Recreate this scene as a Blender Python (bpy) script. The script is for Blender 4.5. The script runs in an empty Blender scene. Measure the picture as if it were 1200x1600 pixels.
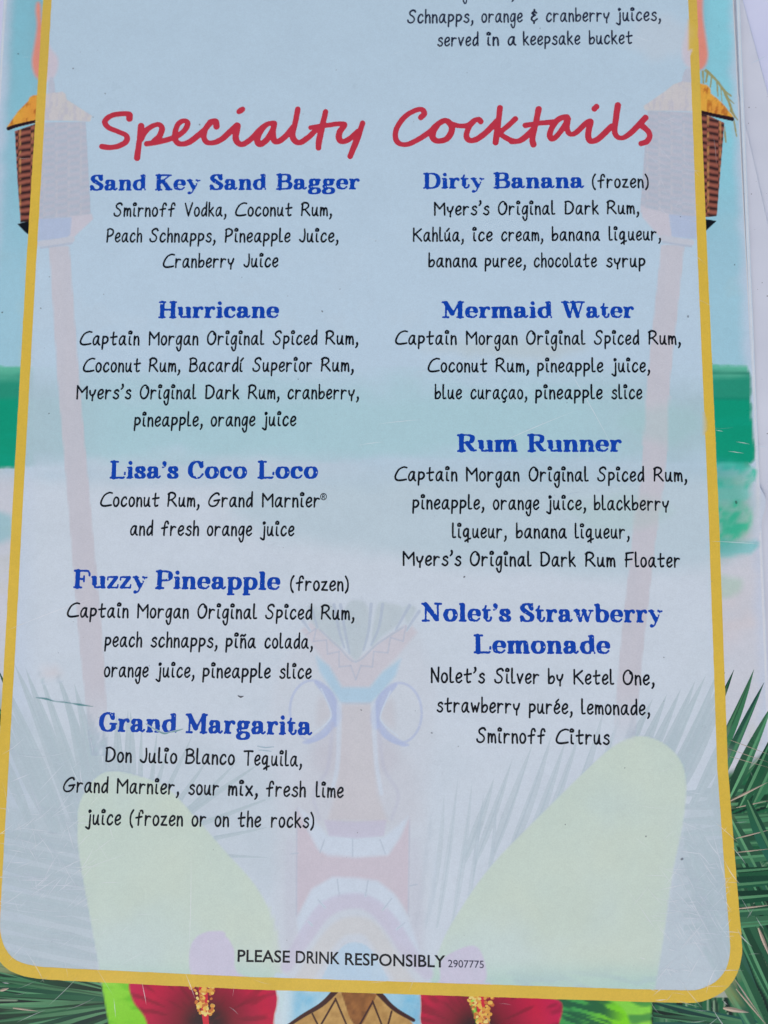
import bpy, math, random
import numpy as np
from mathutils import Matrix, Vector

random.seed(7)
SC = bpy.context.scene
COL = SC.collection

# ------------------------------------------------------------------ camera
F = 1202.0                                   # focal length in photo pixels (1200 x 1600 photo)
D = 0.216                                    # metres from lens to the menu
ZTOP = 0.0021                                # height of the printed face above the table


def unit(v):
    v = np.array(v, float)
    return v / np.linalg.norm(v)


EY = unit((40, -10721, F))                   # menu axes seen from the lens
EX = np.array((45100, 200, -F), float)
EX = unit(EX - EY * EX.dot(EY))
EN = np.cross(EX, EY)
P0 = np.array((0, 0, D))
cam_data = bpy.data.cameras.new('camera')
cam = bpy.data.objects.new('camera', cam_data)
COL.objects.link(cam)
m = Matrix.Identity(4)
for r, e in enumerate((EX, EY, EN)):
    m[r][0], m[r][1], m[r][2] = e[0], -e[1], -e[2]
    m[r][3] = -P0.dot(e)
m[2][3] += ZTOP
cam.matrix_world = m
cam_data.sensor_fit = 'HORIZONTAL'
cam_data.sensor_width = 36
cam_data.lens = F / 1200 * 36
cam_data.clip_start = 0.01
cam_data.clip_end = 50
cam_data.dof.use_dof = True
cam_data.dof.focus_distance = 0.2125
cam_data.dof.aperture_fstop = 13
SC.camera = cam

# ------------------------------------------------------------------ light
SUN_EL, SUN_AZ = math.radians(30), math.radians(190)
world = bpy.data.worlds.new('World')
SC.world = world
world.use_nodes = True
nt = world.node_tree
bg = nt.nodes['Background']
sky = nt.nodes.new('ShaderNodeTexSky')
sky.sky_type = 'NISHITA'
sky.sun_disc = False
sky.sun_elevation = SUN_EL
sky.sun_rotation = SUN_AZ
sky.air_density = 1.0
sky.dust_density = 3.0
nt.links.new(sky.outputs[0], bg.inputs[0])
bg.inputs[1].default_value = 0.15
sun_data = bpy.data.lights.new('sun', 'SUN')
sun_data.energy = 1.0
sun_data.angle = math.radians(40)
sun_data.color = (1.0, 0.95, 0.91)
sun = bpy.data.objects.new('sun', sun_data)
COL.objects.link(sun)
sd = Vector((math.sin(SUN_AZ) * math.cos(SUN_EL), math.cos(SUN_AZ) * math.cos(SUN_EL), math.sin(SUN_EL)))
sun.rotation_euler = sd.to_track_quat('Z', 'Y').to_euler()
SC.view_settings.view_transform = 'Standard'
SC.view_settings.look = 'None'
SC.view_settings.exposure = 0.2
SC.view_settings.gamma = 1.0
SC.cycles.max_bounces = 8
SC.cycles.transparent_max_bounces = 24

# what a perfectly white matt surface shows here, and the sheen on top of it (linear)
ILLUM = np.array((0.76, 0.78, 0.86))
VEIL = np.array((0.010, 0.012, 0.018))


def lin(c):
    c = np.asarray(c, float) / 255
    return np.where(c <= 0.04045, c / 12.92, ((c + 0.055) / 1.055) ** 2.4)


def C(*c):
    """print / paint colour that shows as this sRGB value under the light of the place"""
    if len(c) == 1:
        c = c[0]
    return np.clip((lin(c) - VEIL) / ILLUM, 0.0012, 0.9)


# ------------------------------------------------------------------ plane <-> photo
def to_plane(p):
    """photo pixels (N,2) -> metres on the printed face"""
    p = np.atleast_2d(np.asarray(p, float))
    r = np.stack([(p[:, 0] - 600) / F, (p[:, 1] - 800) / F, np.ones(len(p))], 1)
    t = P0.dot(EN) / r.dot(EN)
    q = r * t[:, None] - P0
    return np.stack([q.dot(EX), q.dot(EY)], 1)


# ------------------------------------------------------------------ noise
def vnoise(x, y, s, seed=0):
    x = np.asarray(x, float) / s
    y = np.asarray(y, float) / s
    i, j = np.floor(x).astype(np.int64), np.floor(y).astype(np.int64)
    u, v = x - i, y - j
    u, v = u * u * (3 - 2 * u), v * v * (3 - 2 * v)

    def h(a, b):
        n = np.sin(a * 127.1 + b * 311.7 + seed * 74.7) * 43758.5453
        return n - np.floor(n)
    return (h(i, j) * (1 - u) + h(i + 1, j) * u) * (1 - v) + (h(i, j + 1) * (1 - u) + h(i + 1, j + 1) * u) * v


def fbm(x, y, s, seed=0, n=4):
    t, a, w = 0, 1, 0
    for k in range(n):
        t = t + a * vnoise(x, y, s / 2 ** k, seed + k * 13)
        w += a
        a *= 0.55
    return t / w


def sstep(a, b, x):
    t = np.clip((x - a) / (b - a), 0, 1)
    return t * t * (3 - 2 * t)


def mixc(a, b, t):
    t = np.asarray(t)[..., None]
    return np.asarray(a) * (1 - t) + np.asarray(b) * t


# ------------------------------------------------------------------ curves and distance fields
def crom(pts, n=7, closed=False):
    """Catmull-Rom through points (any number of columns)"""
    p = np.asarray(pts, float)
    if len(p) < 3 and not closed:
        t = np.linspace(0, 1, 3)[:, None]
        return p[0] * (1 - t) + p[-1] * t
    q = np.vstack([p[-1], p, p[0], p[1]]) if closed else np.vstack([2 * p[0] - p[1], p, 2 * p[-1] - p[-2]])
    out = []
    for k in range(1, len(q) - 2):
        a, b, c, d = q[k - 1], q[k], q[k + 1], q[k + 2]
        for t in np.linspace(0, 1, n, endpoint=False):
            out.append(0.5 * (2 * b + (c - a) * t + (2 * a - 5 * b + 4 * c - d) * t * t + (3 * b - a - 3 * c + d) * t ** 3))
    if not closed:
        out.append(q[-2])
    return np.array(out)


def seg_field(X, Y, pts, rad, out):
    """out = min(out, distance to a tapered polyline - radius)"""
    for k in range(len(pts) - 1):
        a, b = pts[k], pts[k + 1]
        ra, rb = rad[k], rad[k + 1]
        d = b - a
        L = d.dot(d) + 1e-12
        t = np.clip(((X - a[0]) * d[0] + (Y - a[1]) * d[1]) / L, 0, 1)
        np.minimum(out, np.hypot(X - a[0] - t * d[0], Y - a[1] - t * d[1]) - (ra + (rb - ra) * t), out=out)
    return out


def poly_field(P):
    P = np.asarray(P, float)

    def f(X, Y):
        dmin = np.full(X.shape, 1e9)
        ins = np.zeros(X.shape, bool)
        for a, b in zip(P, np.roll(P, -1, 0)):
            d = b - a
            L = d.dot(d) + 1e-12
            t = np.clip(((X - a[0]) * d[0] + (Y - a[1]) * d[1]) / L, 0, 1)
            np.minimum(dmin, np.hypot(X - a[0] - t * d[0], Y - a[1] - t * d[1]), out=dmin)
            if a[1] != b[1]:
                c = (a[1] > Y) != (b[1] > Y)
                ins ^= c & (X < (b[0] - a[0]) * (Y - a[1]) / (b[1] - a[1]) + a[0])
        return np.where(ins, -dmin, dmin)
    f.box = (P[:, 0].min(), P[:, 1].min(), P[:, 0].max(), P[:, 1].max())
    return f


def stroke_field(strokes, pad=6):
    """strokes: list of (points, radius)"""
    A = np.vstack([s[0] for s in strokes])

    def f(X, Y):
        o = np.full(X.shape, 1e9)
        for p, r in strokes:
            seg_field(X, Y, p, np.broadcast_to(r, len(p)), o)
        return o
    f.box = (A[:, 0].min() - pad, A[:, 1].min() - pad, A[:, 0].max() + pad, A[:, 1].max() + pad)
    return f


def contour_fill(S, x0, y0, h):
    """marching squares: polygons where S < 0 -> verts (N,2), faces"""
    ny, nx = S.shape
    ins = S < 0
    any_in = ins[:-1, :-1] | ins[1:, :-1] | ins[:-1, 1:] | ins[1:, 1:]
    V, F_, idx = [], [], {}

    def corner(j, i):
        k = (j, i)
        if k not in idx:
            idx[k] = len(V)
            V.append((x0 + i * h, y0 + j * h))
        return idx[k]

    def cross(j, i, j2, i2):
        if (j, i) > (j2, i2):
            j, i, j2, i2 = j2, i2, j, i
        k = (j, i, j2, i2)
        if k not in idx:
            a, b = S[j, i], S[j2, i2]
            t = a / (a - b)
            t = min(max(t, 0.02), 0.98)
            idx[k] = len(V)
            V.append((x0 + (i + t * (i2 - i)) * h, y0 + (j + t * (j2 - j)) * h))
        return idx[k]
    for j, i in zip(*np.nonzero(any_in)):
        c = [(j, i), (j, i + 1), (j + 1, i + 1), (j + 1, i)]
        f = []
        for k in range(4):
            a, b = c[k], c[(k + 1) % 4]
            ia, ib = ins[a], ins[b]
            if ia:
                f.append(corner(*a))
            if ia != ib:
                f.append(cross(*a, *b))
        if len(f) > 2:
            F_.append(f)
    return np.array(V, float).reshape(-1, 2), F_


# ------------------------------------------------------------------ materials
def new_mat(name):
    mt = bpy.data.materials.new(name)
    mt.use_nodes = True
    return mt, mt.node_tree, mt.node_tree.nodes['Principled BSDF']


# the yellow frame line as three half planes on the printed face (photo points -> metres)
def half_plane(a, b, inside):
    a, b, c = to_plane([a, b, inside])
    n = np.array((b[1] - a[1], a[0] - b[0]))
    n /= np.linalg.norm(n)
    if n.dot(c - a) > 0:
        n = -n
    return n[0], n[1], -n.dot(a)


HP = [half_plane((74, 0), (6, 1200), (600, 800)), half_plane((1082, 0), (1141, 1400), (600, 800)),
      half_plane((60, 1521), (1000, 1555), (600, 800))]
PX = D / F                                   # metres per photo pixel, about
PANEL = C(186, 201, 219)
SCREEN = 0.75                                # how far the white panel screens back the picture


def screen_group():
    g = bpy.data.node_groups.new('screened_panel', 'ShaderNodeTree')
    g.interface.new_socket('Color', in_out='INPUT', socket_type='NodeSocketColor')
    g.interface.new_socket('Color', in_out='OUTPUT', socket_type='NodeSocketColor')
    n, l = g.nodes, g.links
    gi, go = n.new('NodeGroupInput'), n.new('NodeGroupOutput')
    tc, sep = n.new('ShaderNodeTexCoord'), n.new('ShaderNodeSeparateXYZ')
    l.new(tc.outputs['Object'], sep.inputs[0])

    def M(op, a, b=None):
        k = n.new('ShaderNodeMath')
        k.operation = op
        for s, v in enumerate((a, b)):
            if v is None:
                continue
            if isinstance(v, (int, float)):
                k.inputs[s].default_value = v
            else:
                l.new(v, k.inputs[s])
        return k.outputs[0]
    R = 66 * PX
    d = [M('ADD', M('ADD', M('MULTIPLY', sep.outputs[0], float(a)), M('MULTIPLY', sep.outputs[1], float(b))), float(c) + R) for a, b, c in HP]
    side = M('MAXIMUM', M('MAXIMUM', d[0], d[1]), 0.0)
    bot = M('MAXIMUM', d[2], 0.0)
    dist = M('SQRT', M('ADD', M('MULTIPLY', side, side), M('MULTIPLY', bot, bot)))
    inside = M('LESS_THAN', dist, R)
    mx = n.new('ShaderNodeMix')
    mx.data_type = 'RGBA'
    l.new(M('MULTIPLY', inside, SCREEN), mx.inputs[0])
    l.new(gi.outputs[0], mx.inputs[6])
    mx.inputs[7].default_value = (*PANEL, 1)
    l.new(mx.outputs[2], go.inputs[0])
    return g


SCREEN_GROUP = screen_group()


def print_mat(name, screened=True, rough=0.3, grain=0.045):
    """ink under a worn laminate film; colour and coverage come from the 'ink' attribute"""
    mt, t, b = new_mat(name)
    n, l = t.nodes, t.links
    at = n.new('ShaderNodeAttribute')
    at.attribute_name = 'ink'
    tc = n.new('ShaderNodeTexCoord')
    last = at.outputs['Color']
    if screened:
        gr = n.new('ShaderNodeGroup')
        gr.node_tree = SCREEN_GROUP
        l.new(last, gr.inputs[0])
        last = gr.outputs[0]
    # paper and print grain
    for sc, am in ((2600, grain), (700, grain * 0.5), (90, grain * 0.4)):
        nz = n.new('ShaderNodeTexNoise')
        nz.inputs['Scale'].default_value = sc
        nz.inputs['Detail'].default_value = 2
        l.new(tc.outputs['Object'], nz.inputs['Vector'])
        mr = n.new('ShaderNodeMapRange')
        mr.inputs['From Min'].default_value = 0.25
        mr.inputs['From Max'].default_value = 0.75
        mr.inputs['To Min'].default_value = 1 - am
        mr.inputs['To Max'].default_value = 1 + am
        l.new(nz.outputs[0], mr.inputs[0])
        vm = n.new('ShaderNodeVectorMath')
        vm.operation = 'SCALE'
        l.new(last, vm.inputs[0])
        l.new(mr.outputs[0], vm.inputs['Scale'])
        last = vm.outputs[0]
    l.new(last, b.inputs['Base Color'])
    # film: uneven gloss, faint ripples
    rz = n.new('ShaderNodeTexNoise')
    rz.inputs['Scale'].default_value = 45
    rz.inputs['Detail'].default_value = 5
    l.new(tc.outputs['Object'], rz.inputs['Vector'])
    rr = n.new('ShaderNodeMapRange')
    rr.inputs['To Min'].default_value = rough - 0.12
    rr.inputs['To Max'].default_value = rough + 0.15
    l.new(rz.outputs[0], rr.inputs[0])
    l.new(rr.outputs[0], b.inputs['Roughness'])
    bp = n.new('ShaderNodeBump')
    bp.inputs['Strength'].default_value = 0.05
    bp.inputs['Distance'].default_value = 0.002
    l.new(rz.outputs[0], bp.inputs['Height'])
    l.new(bp.outputs[0], b.inputs['Normal'])
    b.inputs['IOR'].default_value = 1.45
    return mt


INK = print_mat('printed_picture_under_film')
INK_SOLID = print_mat('printed_page_under_film')
TXT = print_mat('printed_lettering_under_film', screened=False, grain=0.05)
MARK = print_mat('marks_on_film', screened=False, grain=0.04, rough=0.5)


# ------------------------------------------------------------------ objects
def tag(o, label=None, cat=None, group=None, kind=None):
    for k, v in (('label', label), ('category', cat), ('group', group), ('kind', kind)):
        if v:
            o[k] = v
    return o


def empty(name, loc, parent=None):
    o = bpy.data.objects.new(name, None)
    o.empty_display_size = 0.02
    COL.objects.link(o)
    o.location = loc
    o.parent = parent
    return o


def mesh_obj(name, verts, faces, mat, parent=None, ink=None):
    me = bpy.data.meshes.new(name)
    me.from_pydata([tuple(v) for v in verts], [], [tuple(f) for f in faces])
    if ink is not None:
        a = me.color_attributes.new('ink', 'FLOAT_COLOR', 'POINT')
        a.data.foreach_set('color', np.asarray(ink, np.float32).ravel())
    me.materials.append(mat)
    me.update()
    o = bpy.data.objects.new(name, me)
    COL.objects.link(o)
    o.parent = parent
    return o


# what the print shows so far, kept on a coarse canvas so that soft edges can blend into it
CX0, CY0, CH = -70.0, -130.0, 2.0
_cx = np.arange(CX0, 1290, CH)
_cy = np.arange(CY0, 1740, CH)
CANX, CANY = np.meshgrid(_cx, _cy)
CANVAS = np.zeros(CANX.shape + (3,))


def under(x, y):
    i = np.clip((np.asarray(x) - CX0) / CH, 0, len(_cx) - 1.001)
    j = np.clip((np.asarray(y) - CY0) / CH, 0, len(_cy) - 1.001)
    ii, jj = i.astype(int), j.astype(int)
    u, w = (i - ii)[..., None], (j - jj)[..., None]
    return (CANVAS[jj, ii] * (1 - u) + CANVAS[jj, ii + 1] * u) * (1 - w) + (CANVAS[jj + 1, ii] * (1 - u) + CANVAS[jj + 1, ii + 1] * u) * w


def paint(f, box, col, soft, alpha, rough=0.0, seed=0):
    x0, y0, x1, y1 = box
    e = soft + rough + 3
    i0, i1 = max(0, int((x0 - e - CX0) / CH)), min(len(_cx), int((x1 + e - CX0) / CH) + 2)
    j0, j1 = max(0, int((y0 - e - CY0) / CH)), min(len(_cy), int((y1 + e - CY0) / CH) + 2)
    if i1 <= i0 or j1 <= j0:
        return
    X, Y = CANX[j0:j1, i0:i1], CANY[j0:j1, i0:i1]
    S = f(X, Y)
    if rough:
        S = S + rough * 2 * (fbm(X, Y, rough * 5 + 3, seed, 3) - 0.5)
    w = max(soft / 2, .6)
    a = sstep(w, -w, S) * (alpha(X, Y) if callable(alpha) else alpha)
    c = col(X, Y) if callable(col) else np.broadcast_to(np.asarray(col, float), X.shape + (3,))
    CANVAS[j0:j1, i0:i1] = CANVAS[j0:j1, i0:i1] * (1 - a[..., None]) + c * a[..., None]


class Ink:
    """collects flat pieces drawn in photo pixels, builds ONE mesh on the printed face"""
    count = 0

    def __init__(s):
        s.v, s.f, s.c, s.z, s.n, s.k = [], [], [], [], 0, 0
        Ink.count += 1
        s.off = (Ink.count % 10) * .1

    def add(s, V, faces, col, alpha=1.0, lift=0.0, keep=False):
        if not len(V):
            return
        s.v.append(V)
        c = np.broadcast_to(np.asarray(col, float), (len(V), 3))
        a = np.broadcast_to(np.asarray(alpha, float), (len(V),))
        if a.min() < 1:
            c = mixc(under(V[:, 0], V[:, 1]), c, a)
            a = np.ones(len(V))
        s.c.append(np.hstack([c, a[:, None]]))
        s.z.append(np.full(len(V), (lift if keep else s.k) + s.off))
        s.k += 1
        s.f += [[k + s.n for k in f] for f in faces]
        s.n += len(V)

    def field(s, f, col, h=3.0, soft=0.0, alpha=1.0, lift=0.0, rough=0.0, seed=0, box=None, flat=False):
        """f: distance field with .box; col: colour or function(x, y); soft: feather width in pixels"""
        x0, y0, x1, y1 = box or f.box
        e = soft + rough + 2 * h
        xs = np.arange(x0 - e, x1 + e + h, h)
        ys = np.arange(y0 - e, y1 + e + h, h)
        X, Y = np.meshgrid(xs, ys)
        S = f(X, Y)
        if rough:
            S = S + rough * 2 * (fbm(X, Y, rough * 5 + 3, seed, 3) - 0.5)
        V, faces = contour_fill(S - soft / 2, xs[0], ys[0], h)
        if not len(V):
            return
        a = np.ones(len(V))
        if soft:
            i = np.clip((V[:, 0] - xs[0]) / h, 0, len(xs) - 1.001)
            j = np.clip((V[:, 1] - ys[0]) / h, 0, len(ys) - 1.001)
            ii, jj = i.astype(int), j.astype(int)
            u, w = i - ii, j - jj
            sv = (S[jj, ii] * (1 - u) + S[jj, ii + 1] * u) * (1 - w) + (S[jj + 1, ii] * (1 - u) + S[jj + 1, ii + 1] * u) * w
            a = sstep(soft / 2, -soft / 2, sv)
        if callable(alpha):
            a = a * alpha(V[:, 0], V[:, 1])
        else:
            a = a * alpha
        s.add(V, faces, col(V[:, 0], V[:, 1]) if callable(col) else col, a, lift)
        if not flat:
            paint(f, (x0, y0, x1, y1), col, soft, alpha, rough, seed)

    def poly(s, pts, col, smooth=True, **k):
        p = crom(pts, 5, True) if smooth else np.asarray(pts, float)
        s.field(poly_field(p), col, **k)

    def line(s, pts, r, col, n=6, **k):
        p = crom(pts, n) if len(pts) > 2 else np.array(pts, float)
        r = np.interp(np.linspace(0, 1, len(p)), np.linspace(0, 1, len(np.atleast_1d(r))), np.atleast_1d(r)) if np.ndim(r) else r
        s.field(stroke_field([(p, r)]), col, **k)

    @staticmethod
    def warm(x, y, c):
        """inside the panel the fronds are printed in a weak warm grey green"""
        ins = (x > 74 - .0567 * y) & (x < 1082 + .043 * y) & (y < 1519 + .0355 * x)
        return mixc(c, C(126, 142, 92), ins * .8)

    def blade(s, a, b, w, col, tipcol=None, bend=0.0, alpha=1.0, lift=0.0, fold=0.5):
        """pointed palm leaflet from a to b"""
        a, b = np.array(a, float), np.array(b, float)
        d = b - a
        L = np.linalg.norm(d)
        nrm = np.array((-d[1], d[0])) / (L + 1e-9)
        N = 9
        t = np.linspace(0, 1, N)
        mid = a + d * t[:, None] + nrm * (bend * L * 4 * t * (1 - t))[:, None]
        hw = w * 0.5 * np.minimum(1, 0.35 + t * 2) * (1 - t ** 2.2) ** 0.9
        hw[-1] = 0.15
        col = np.asarray(col, float)
        tc = col if tipcol is None else np.asarray(tipcol, float)
        V = np.vstack([mid + nrm * hw[:, None], mid - nrm * hw[:, None]])
        c = mixc(col, tc, t)
        if callable(alpha):
            al = alpha(V[:, 0], V[:, 1])
        else:
            al = alpha
        V3 = np.vstack([V[:N], mid, mid, V[N:]])                  # two halves of a folded leaflet
        al3 = np.broadcast_to(al, (2 * N,)) if np.ndim(al) else np.full(2 * N, al)
        al3 = np.concatenate([al3[:N], al3[:N], al3[N:], al3[N:]])
        s.add(V3, [[j + k, j + k + 1, j + N + k + 1, j + N + k] for j in (0, 2 * N) for k in range(N - 1)], (lambda cc: Ink.warm(V3[:, 0], V3[:, 1], cc) if callable(alpha) else cc)(np.vstack([c, c, c * fold, c * fold])), al3, lift)
        if w > 3:
            paint(stroke_field([(mid, hw)]), (V[:, 0].min(), V[:, 1].min(), V[:, 0].max(), V[:, 1].max()), col * (1 + fold) / 2, 1.0, alpha)

    def build(s, name, parent, layer, mat=None):
        V = np.vstack(s.v)
        P = to_plane(V)
        z = TOPZ + layer * 0.45e-6 + np.concatenate(s.z) * 1.0e-7
        P3 = np.hstack([P, z[:, None]])
        # every polygon faces up
        out = []
        for f in s.f:
            q = P[f]
            ar = np.sum(q[:, 0] * np.roll(q[:, 1], -1) - np.roll(q[:, 0], -1) * q[:, 1])
            out.append(f if ar > 0 else f[::-1])
        return mesh_obj(name, P3, out, mat or INK, parent, np.vstack(s.c))


# ================================================================== the place
# table
mt, t, b = new_mat('pale_painted_table')
n, l = t.nodes, t.links
tc = n.new('ShaderNodeTexCoord')
nz = n.new('ShaderNodeTexNoise')
nz.inputs['Scale'].default_value = 60
nz.inputs['Detail'].default_value = 6
l.new(tc.outputs['Object'], nz.inputs['Vector'])
cr = n.new('ShaderNodeValToRGB')
cr.color_ramp.elements[0].color = (*C(186, 190, 222), 1)
cr.color_ramp.elements[1].color = (*C(204, 208, 236), 1)
l.new(nz.outputs[0], cr.inputs[0])
l.new(cr.outputs[0], b.inputs['Base Color'])
b.inputs['Roughness'].default_value = 0.45
TABLE = mt
v = [(-1, -1, 0), (1, -1, 0), (1, 1, 0), (-1, 1, 0)]
tag(mesh_obj('tabletop', v, [(0, 1, 2, 3)], TABLE), kind='structure')

# blank backs of two more sheets lying under the menu
mt, t, b = new_mat('worn_white_laminate')
n, l = t.nodes, t.links
tc = n.new('ShaderNodeTexCoord')
nz = n.new('ShaderNodeTexNoise')
nz.inputs['Scale'].default_value = 35
nz.inputs['Detail'].default_value = 8
l.new(tc.outputs['Object'], nz.inputs['Vector'])
cr = n.new('ShaderNodeValToRGB')
cr.color_ramp.elements[0].position = 0.3
cr.color_ramp.elements[1].position = 0.7
cr.color_ramp.elements[0].color = (*C(186, 190, 206), 1)
cr.color_ramp.elements[1].color = (*C(200, 204, 219), 1)
l.new(nz.outputs[0], cr.inputs[0])
sp = n.new('ShaderNodeTexVoronoi')
sp.inputs['Scale'].default_value = 420
l.new(tc.outputs['Object'], sp.inputs['Vector'])
ms = n.new('ShaderNodeMath')
ms.operation = 'LESS_THAN'
ms.inputs[1].default_value = 0.09
l.new(sp.outputs['Distance'], ms.inputs[0])
nz2 = n.new('ShaderNodeTexNoise')
nz2.inputs['Scale'].default_value = 180
l.new(tc.outputs['Object'], nz2.inputs['Vector'])
m2 = n.new('ShaderNodeMath')
m2.operation = 'GREATER_THAN'
m2.inputs[1].default_value = 0.55
l.new(nz2.outputs[0], m2.inputs[0])
m3 = n.new('ShaderNodeMath')
m3.operation = 'MULTIPLY'
l.new(ms.outputs[0], m3.inputs[0])
l.new(m2.outputs[0], m3.inputs[1])
mx = n.new('ShaderNodeMix')
mx.data_type = 'RGBA'
l.new(m3.outputs[0], mx.inputs[0])
l.new(cr.outputs[0], mx.inputs[6])
mx.inputs[7].default_value = (*C(140, 140, 150), 1)
l.new(mx.outputs[2], b.inputs['Base Color'])
b.inputs['Roughness'].default_value = 0.38
LAMINATE = mt
mt, t, b = new_mat('sheet_cut_edge')
b.inputs['Base Color'].default_value = (*C(198, 199, 205), 1)
b.inputs['Roughness'].default_value = 0.4
EDGE = mt


def slab(name, corners, z0, z1, mat, parent=None, bevel=0.0004):
    """thin sheet with rounded corners and softened rim; corners are metres on the table"""
    P = np.asarray(corners, float)
    r = 0.004
    ring = []
    for k in range(4):
        p, a, c = P[k], P[k - 1], P[(k + 1) % 4]
        ua, uc = unit(a - p), unit(c - p)
        for t in np.linspace(0, 1, 7):
            q = p + ua * r * (1 - t) ** 2 + uc * r * t ** 2
            ring.append(q)
    R = np.array(ring)
    cen = R.mean(0)
    inn = R + np.array([unit(cen - q) * bevel for q in R])
    N = len(R)
    zz = [(R, z0), (R, z1 - bevel * 0.6), (inn, z1)]
    V = np.vstack([np.hstack([a, np.full((N, 1), z)]) for a, z in zz])
    Fc = [list(range(2 * N, 3 * N)), list(range(N))[::-1]]
    for s in range(2):
        for k in range(N):
            Fc.append([s * N + k, s * N + (k + 1) % N, (s + 1) * N + (k + 1) % N, (s + 1) * N + k])
    return mesh_obj(name, V, Fc, mat, parent)


def under_sheet(p, q, z0, z1, width, up, down, label):
    a, b_ = to_plane([p, q])
    d = unit(b_ - a)                          # runs towards the viewer along the right edge
    side = np.array((d[1], -d[0]))
    if side[0] > 0:
        side = -side
    top, bot = a - d * up, a + d * down
    cs = [top, top + side * width, bot + side * width, bot]
    cen = np.mean(cs, 0)
    root = empty('blank_sheet', (cen[0], cen[1], z0))
    tag(root, label, 'sheet', 'blank sheets under the menu')
    slab('sheet_back', [c - cen for c in cs], 0, z1 - z0, LAMINATE, root)
    return root


under_sheet((1166, 0), (1201, 130), 0.0000, 0.0007, 0.196, 0.06, 0.20,
            'pale grey blank sheet lowest in the pile, beside bare lavender table top')
under_sheet((1158, 150), (1202, 345), 0.00075, 0.0014, 0.19, 0.06, 0.2,
            'speckled grey blank sheet directly beneath the right edge of the printed menu')

# ------------------------------------------------------------------ the printed menu
MENU_Z = 0.00145
menu = empty('drinks_menu', (0, 0, MENU_Z))
tag(menu, 'laminated tropical cocktail menu with yellow border, red title and blue drink names', 'menu')
TOPZ = ZTOP - MENU_Z
PL = to_plane([(8, 0), (0, 147), (1152, 0), (1200, 1150)])
XL, XR = PL[:2, 0].mean(), PL[2:, 0].mean()
YT, YB = to_plane([(600, -620)])[0, 1], to_plane([(600, 1790)])[0, 1]
slab('sheet', [(XR, YT), (XL, YT), (XL, YB), (XR, YB)], 0, TOPZ - 0.00002, EDGE, menu)


def sky_colour(x, y):
    """painted sky above, pale sand below"""
    w = fbm(x * 0.5, y, 120, 3)
    w2 = fbm(x, y * 2.2, 60, 8)
    yy = y + (w - 0.5) * 60
    c = mixc(C(126, 174, 190), C(140, 184, 202), sstep(0, 250, yy))
    c = mixc(c, C(152, 192, 210), sstep(250, 480, yy))
    # turquoise wash right of the right torch
    c = mixc(c, C(134, 200, 216), sstep(1085, 1115, x) * sstep(1165, 1140, x) * sstep(400, 220, yy) * (0.5 + 0.5 * w2))
    c = mixc(c, C(128, 186, 204), sstep(60, 40, x) * sstep(10, 30, x) * sstep(420, 200, yy) * w2)
    sand = mixc(C(188, 194, 206), C(196, 197, 208), w2)
    sand = mixc(sand, C(212, 190, 186), sstep(0.55, 0.75, w) * 0.3)
    pale = mixc(C(216, 212, 204), C(222, 214, 212), w2)        # bare paper sand behind the panel
    sand = mixc(sand, pale, sstep(20, 70, x) * sstep(1130, 1100, x) * .9)
    c = mixc(c, sand, sstep(690, 760, yy))
    c = mixc(c, C(186, 188, 178), sstep(0.58, 0.72, fbm(x, y, 50, 21)) * 0.25 * sstep(200, 800, yy))
    # bleached towards the trimmed edge
    edge = np.minimum(x - (8 - 0.054 * y), (1152 + 0.0417 * y) - x)
    return mixc(c, C(186, 196, 216), 0.75 * sstep(22, 0, edge + (w2 - .5) * 14))


# printed face: a fine sheet of ink colour


def print_sheet():
    xr = np.concatenate([np.linspace(XL + 0.0004, XR - 0.0004, 250)])
    yr = np.concatenate([np.linspace(YT - 0.0004, to_plane([(600, -60)])[0, 1], 12)[:-1],
                         np.linspace(to_plane([(600, -60)])[0, 1], to_plane([(600, 1660)])[0, 1], 340),
                         np.linspace(to_plane([(600, 1660)])[0, 1], YB + 0.0004, 10)[1:]])
    X, Y = np.meshgrid(xr, yr)
    # metres -> photo pixels, for the paint function
    Q = P0 + X[..., None] * EX + Y[..., None] * EY
    px, py = 600 + F * Q[..., 0] / Q[..., 2], 800 + F * Q[..., 1] / Q[..., 2]
    c = sky_colour(px.ravel(), py.ravel())
    nx, ny = len(xr), len(yr)
    V = np.stack([X.ravel(), Y.ravel(), np.full(X.size, TOPZ)], 1)
    I = np.arange(nx * ny).reshape(ny, nx)
    Fc = np.stack([I[1:, :-1], I[1:, 1:], I[:-1, 1:], I[:-1, :-1]], -1).reshape(-1, 4)
    return mesh_obj('printed_page', V, Fc.tolist(), INK_SOLID, menu, np.hstack([c, np.ones((len(c), 1))]))


print_sheet()
CANVAS[:] = sky_colour(CANX.ravel(), CANY.ravel()).reshape(CANVAS.shape)

# cut rim of the film
for p, q, w in (((1150.5, -60), (1203, 1200), 2.0), ((10, -40), (-20, 500), 1.6)):
    rim = Ink()
    rim.line([p, q], w, C(206, 207, 213), h=2.0, soft=1.5, alpha=0.6)
    rim.build('film_rim', menu, .3, MARK)

# ---------------------------------------------------------------- painted sea
sea = Ink()


def sea_col(x, y):
    w = fbm(x * 0.25, y * 2, 30, 4)
    w2 = fbm(x * 0.12, y * 3, 26, 9)
    c = mixc(C(96, 178, 154), C(44, 140, 118), sstep(572, 596, y + (w - .5) * 26))
    c = mixc(c, C(12, 112, 96), sstep(.5, .7, w2) * sstep(572, 590, y))
    c = mixc(c, C(0, 146, 118), sstep(618, 628, y + (w - .5) * 10))
    c = mixc(c, C(10, 152, 126), 0.6 * sstep(.5, .65, w) * sstep(640, 660, y))
    # inside the panel the water is greener blue and lighter
    return mixc(c, C(24, 190, 172), sstep(60, 200, x) * sstep(1080, 860, x) * .8)


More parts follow.
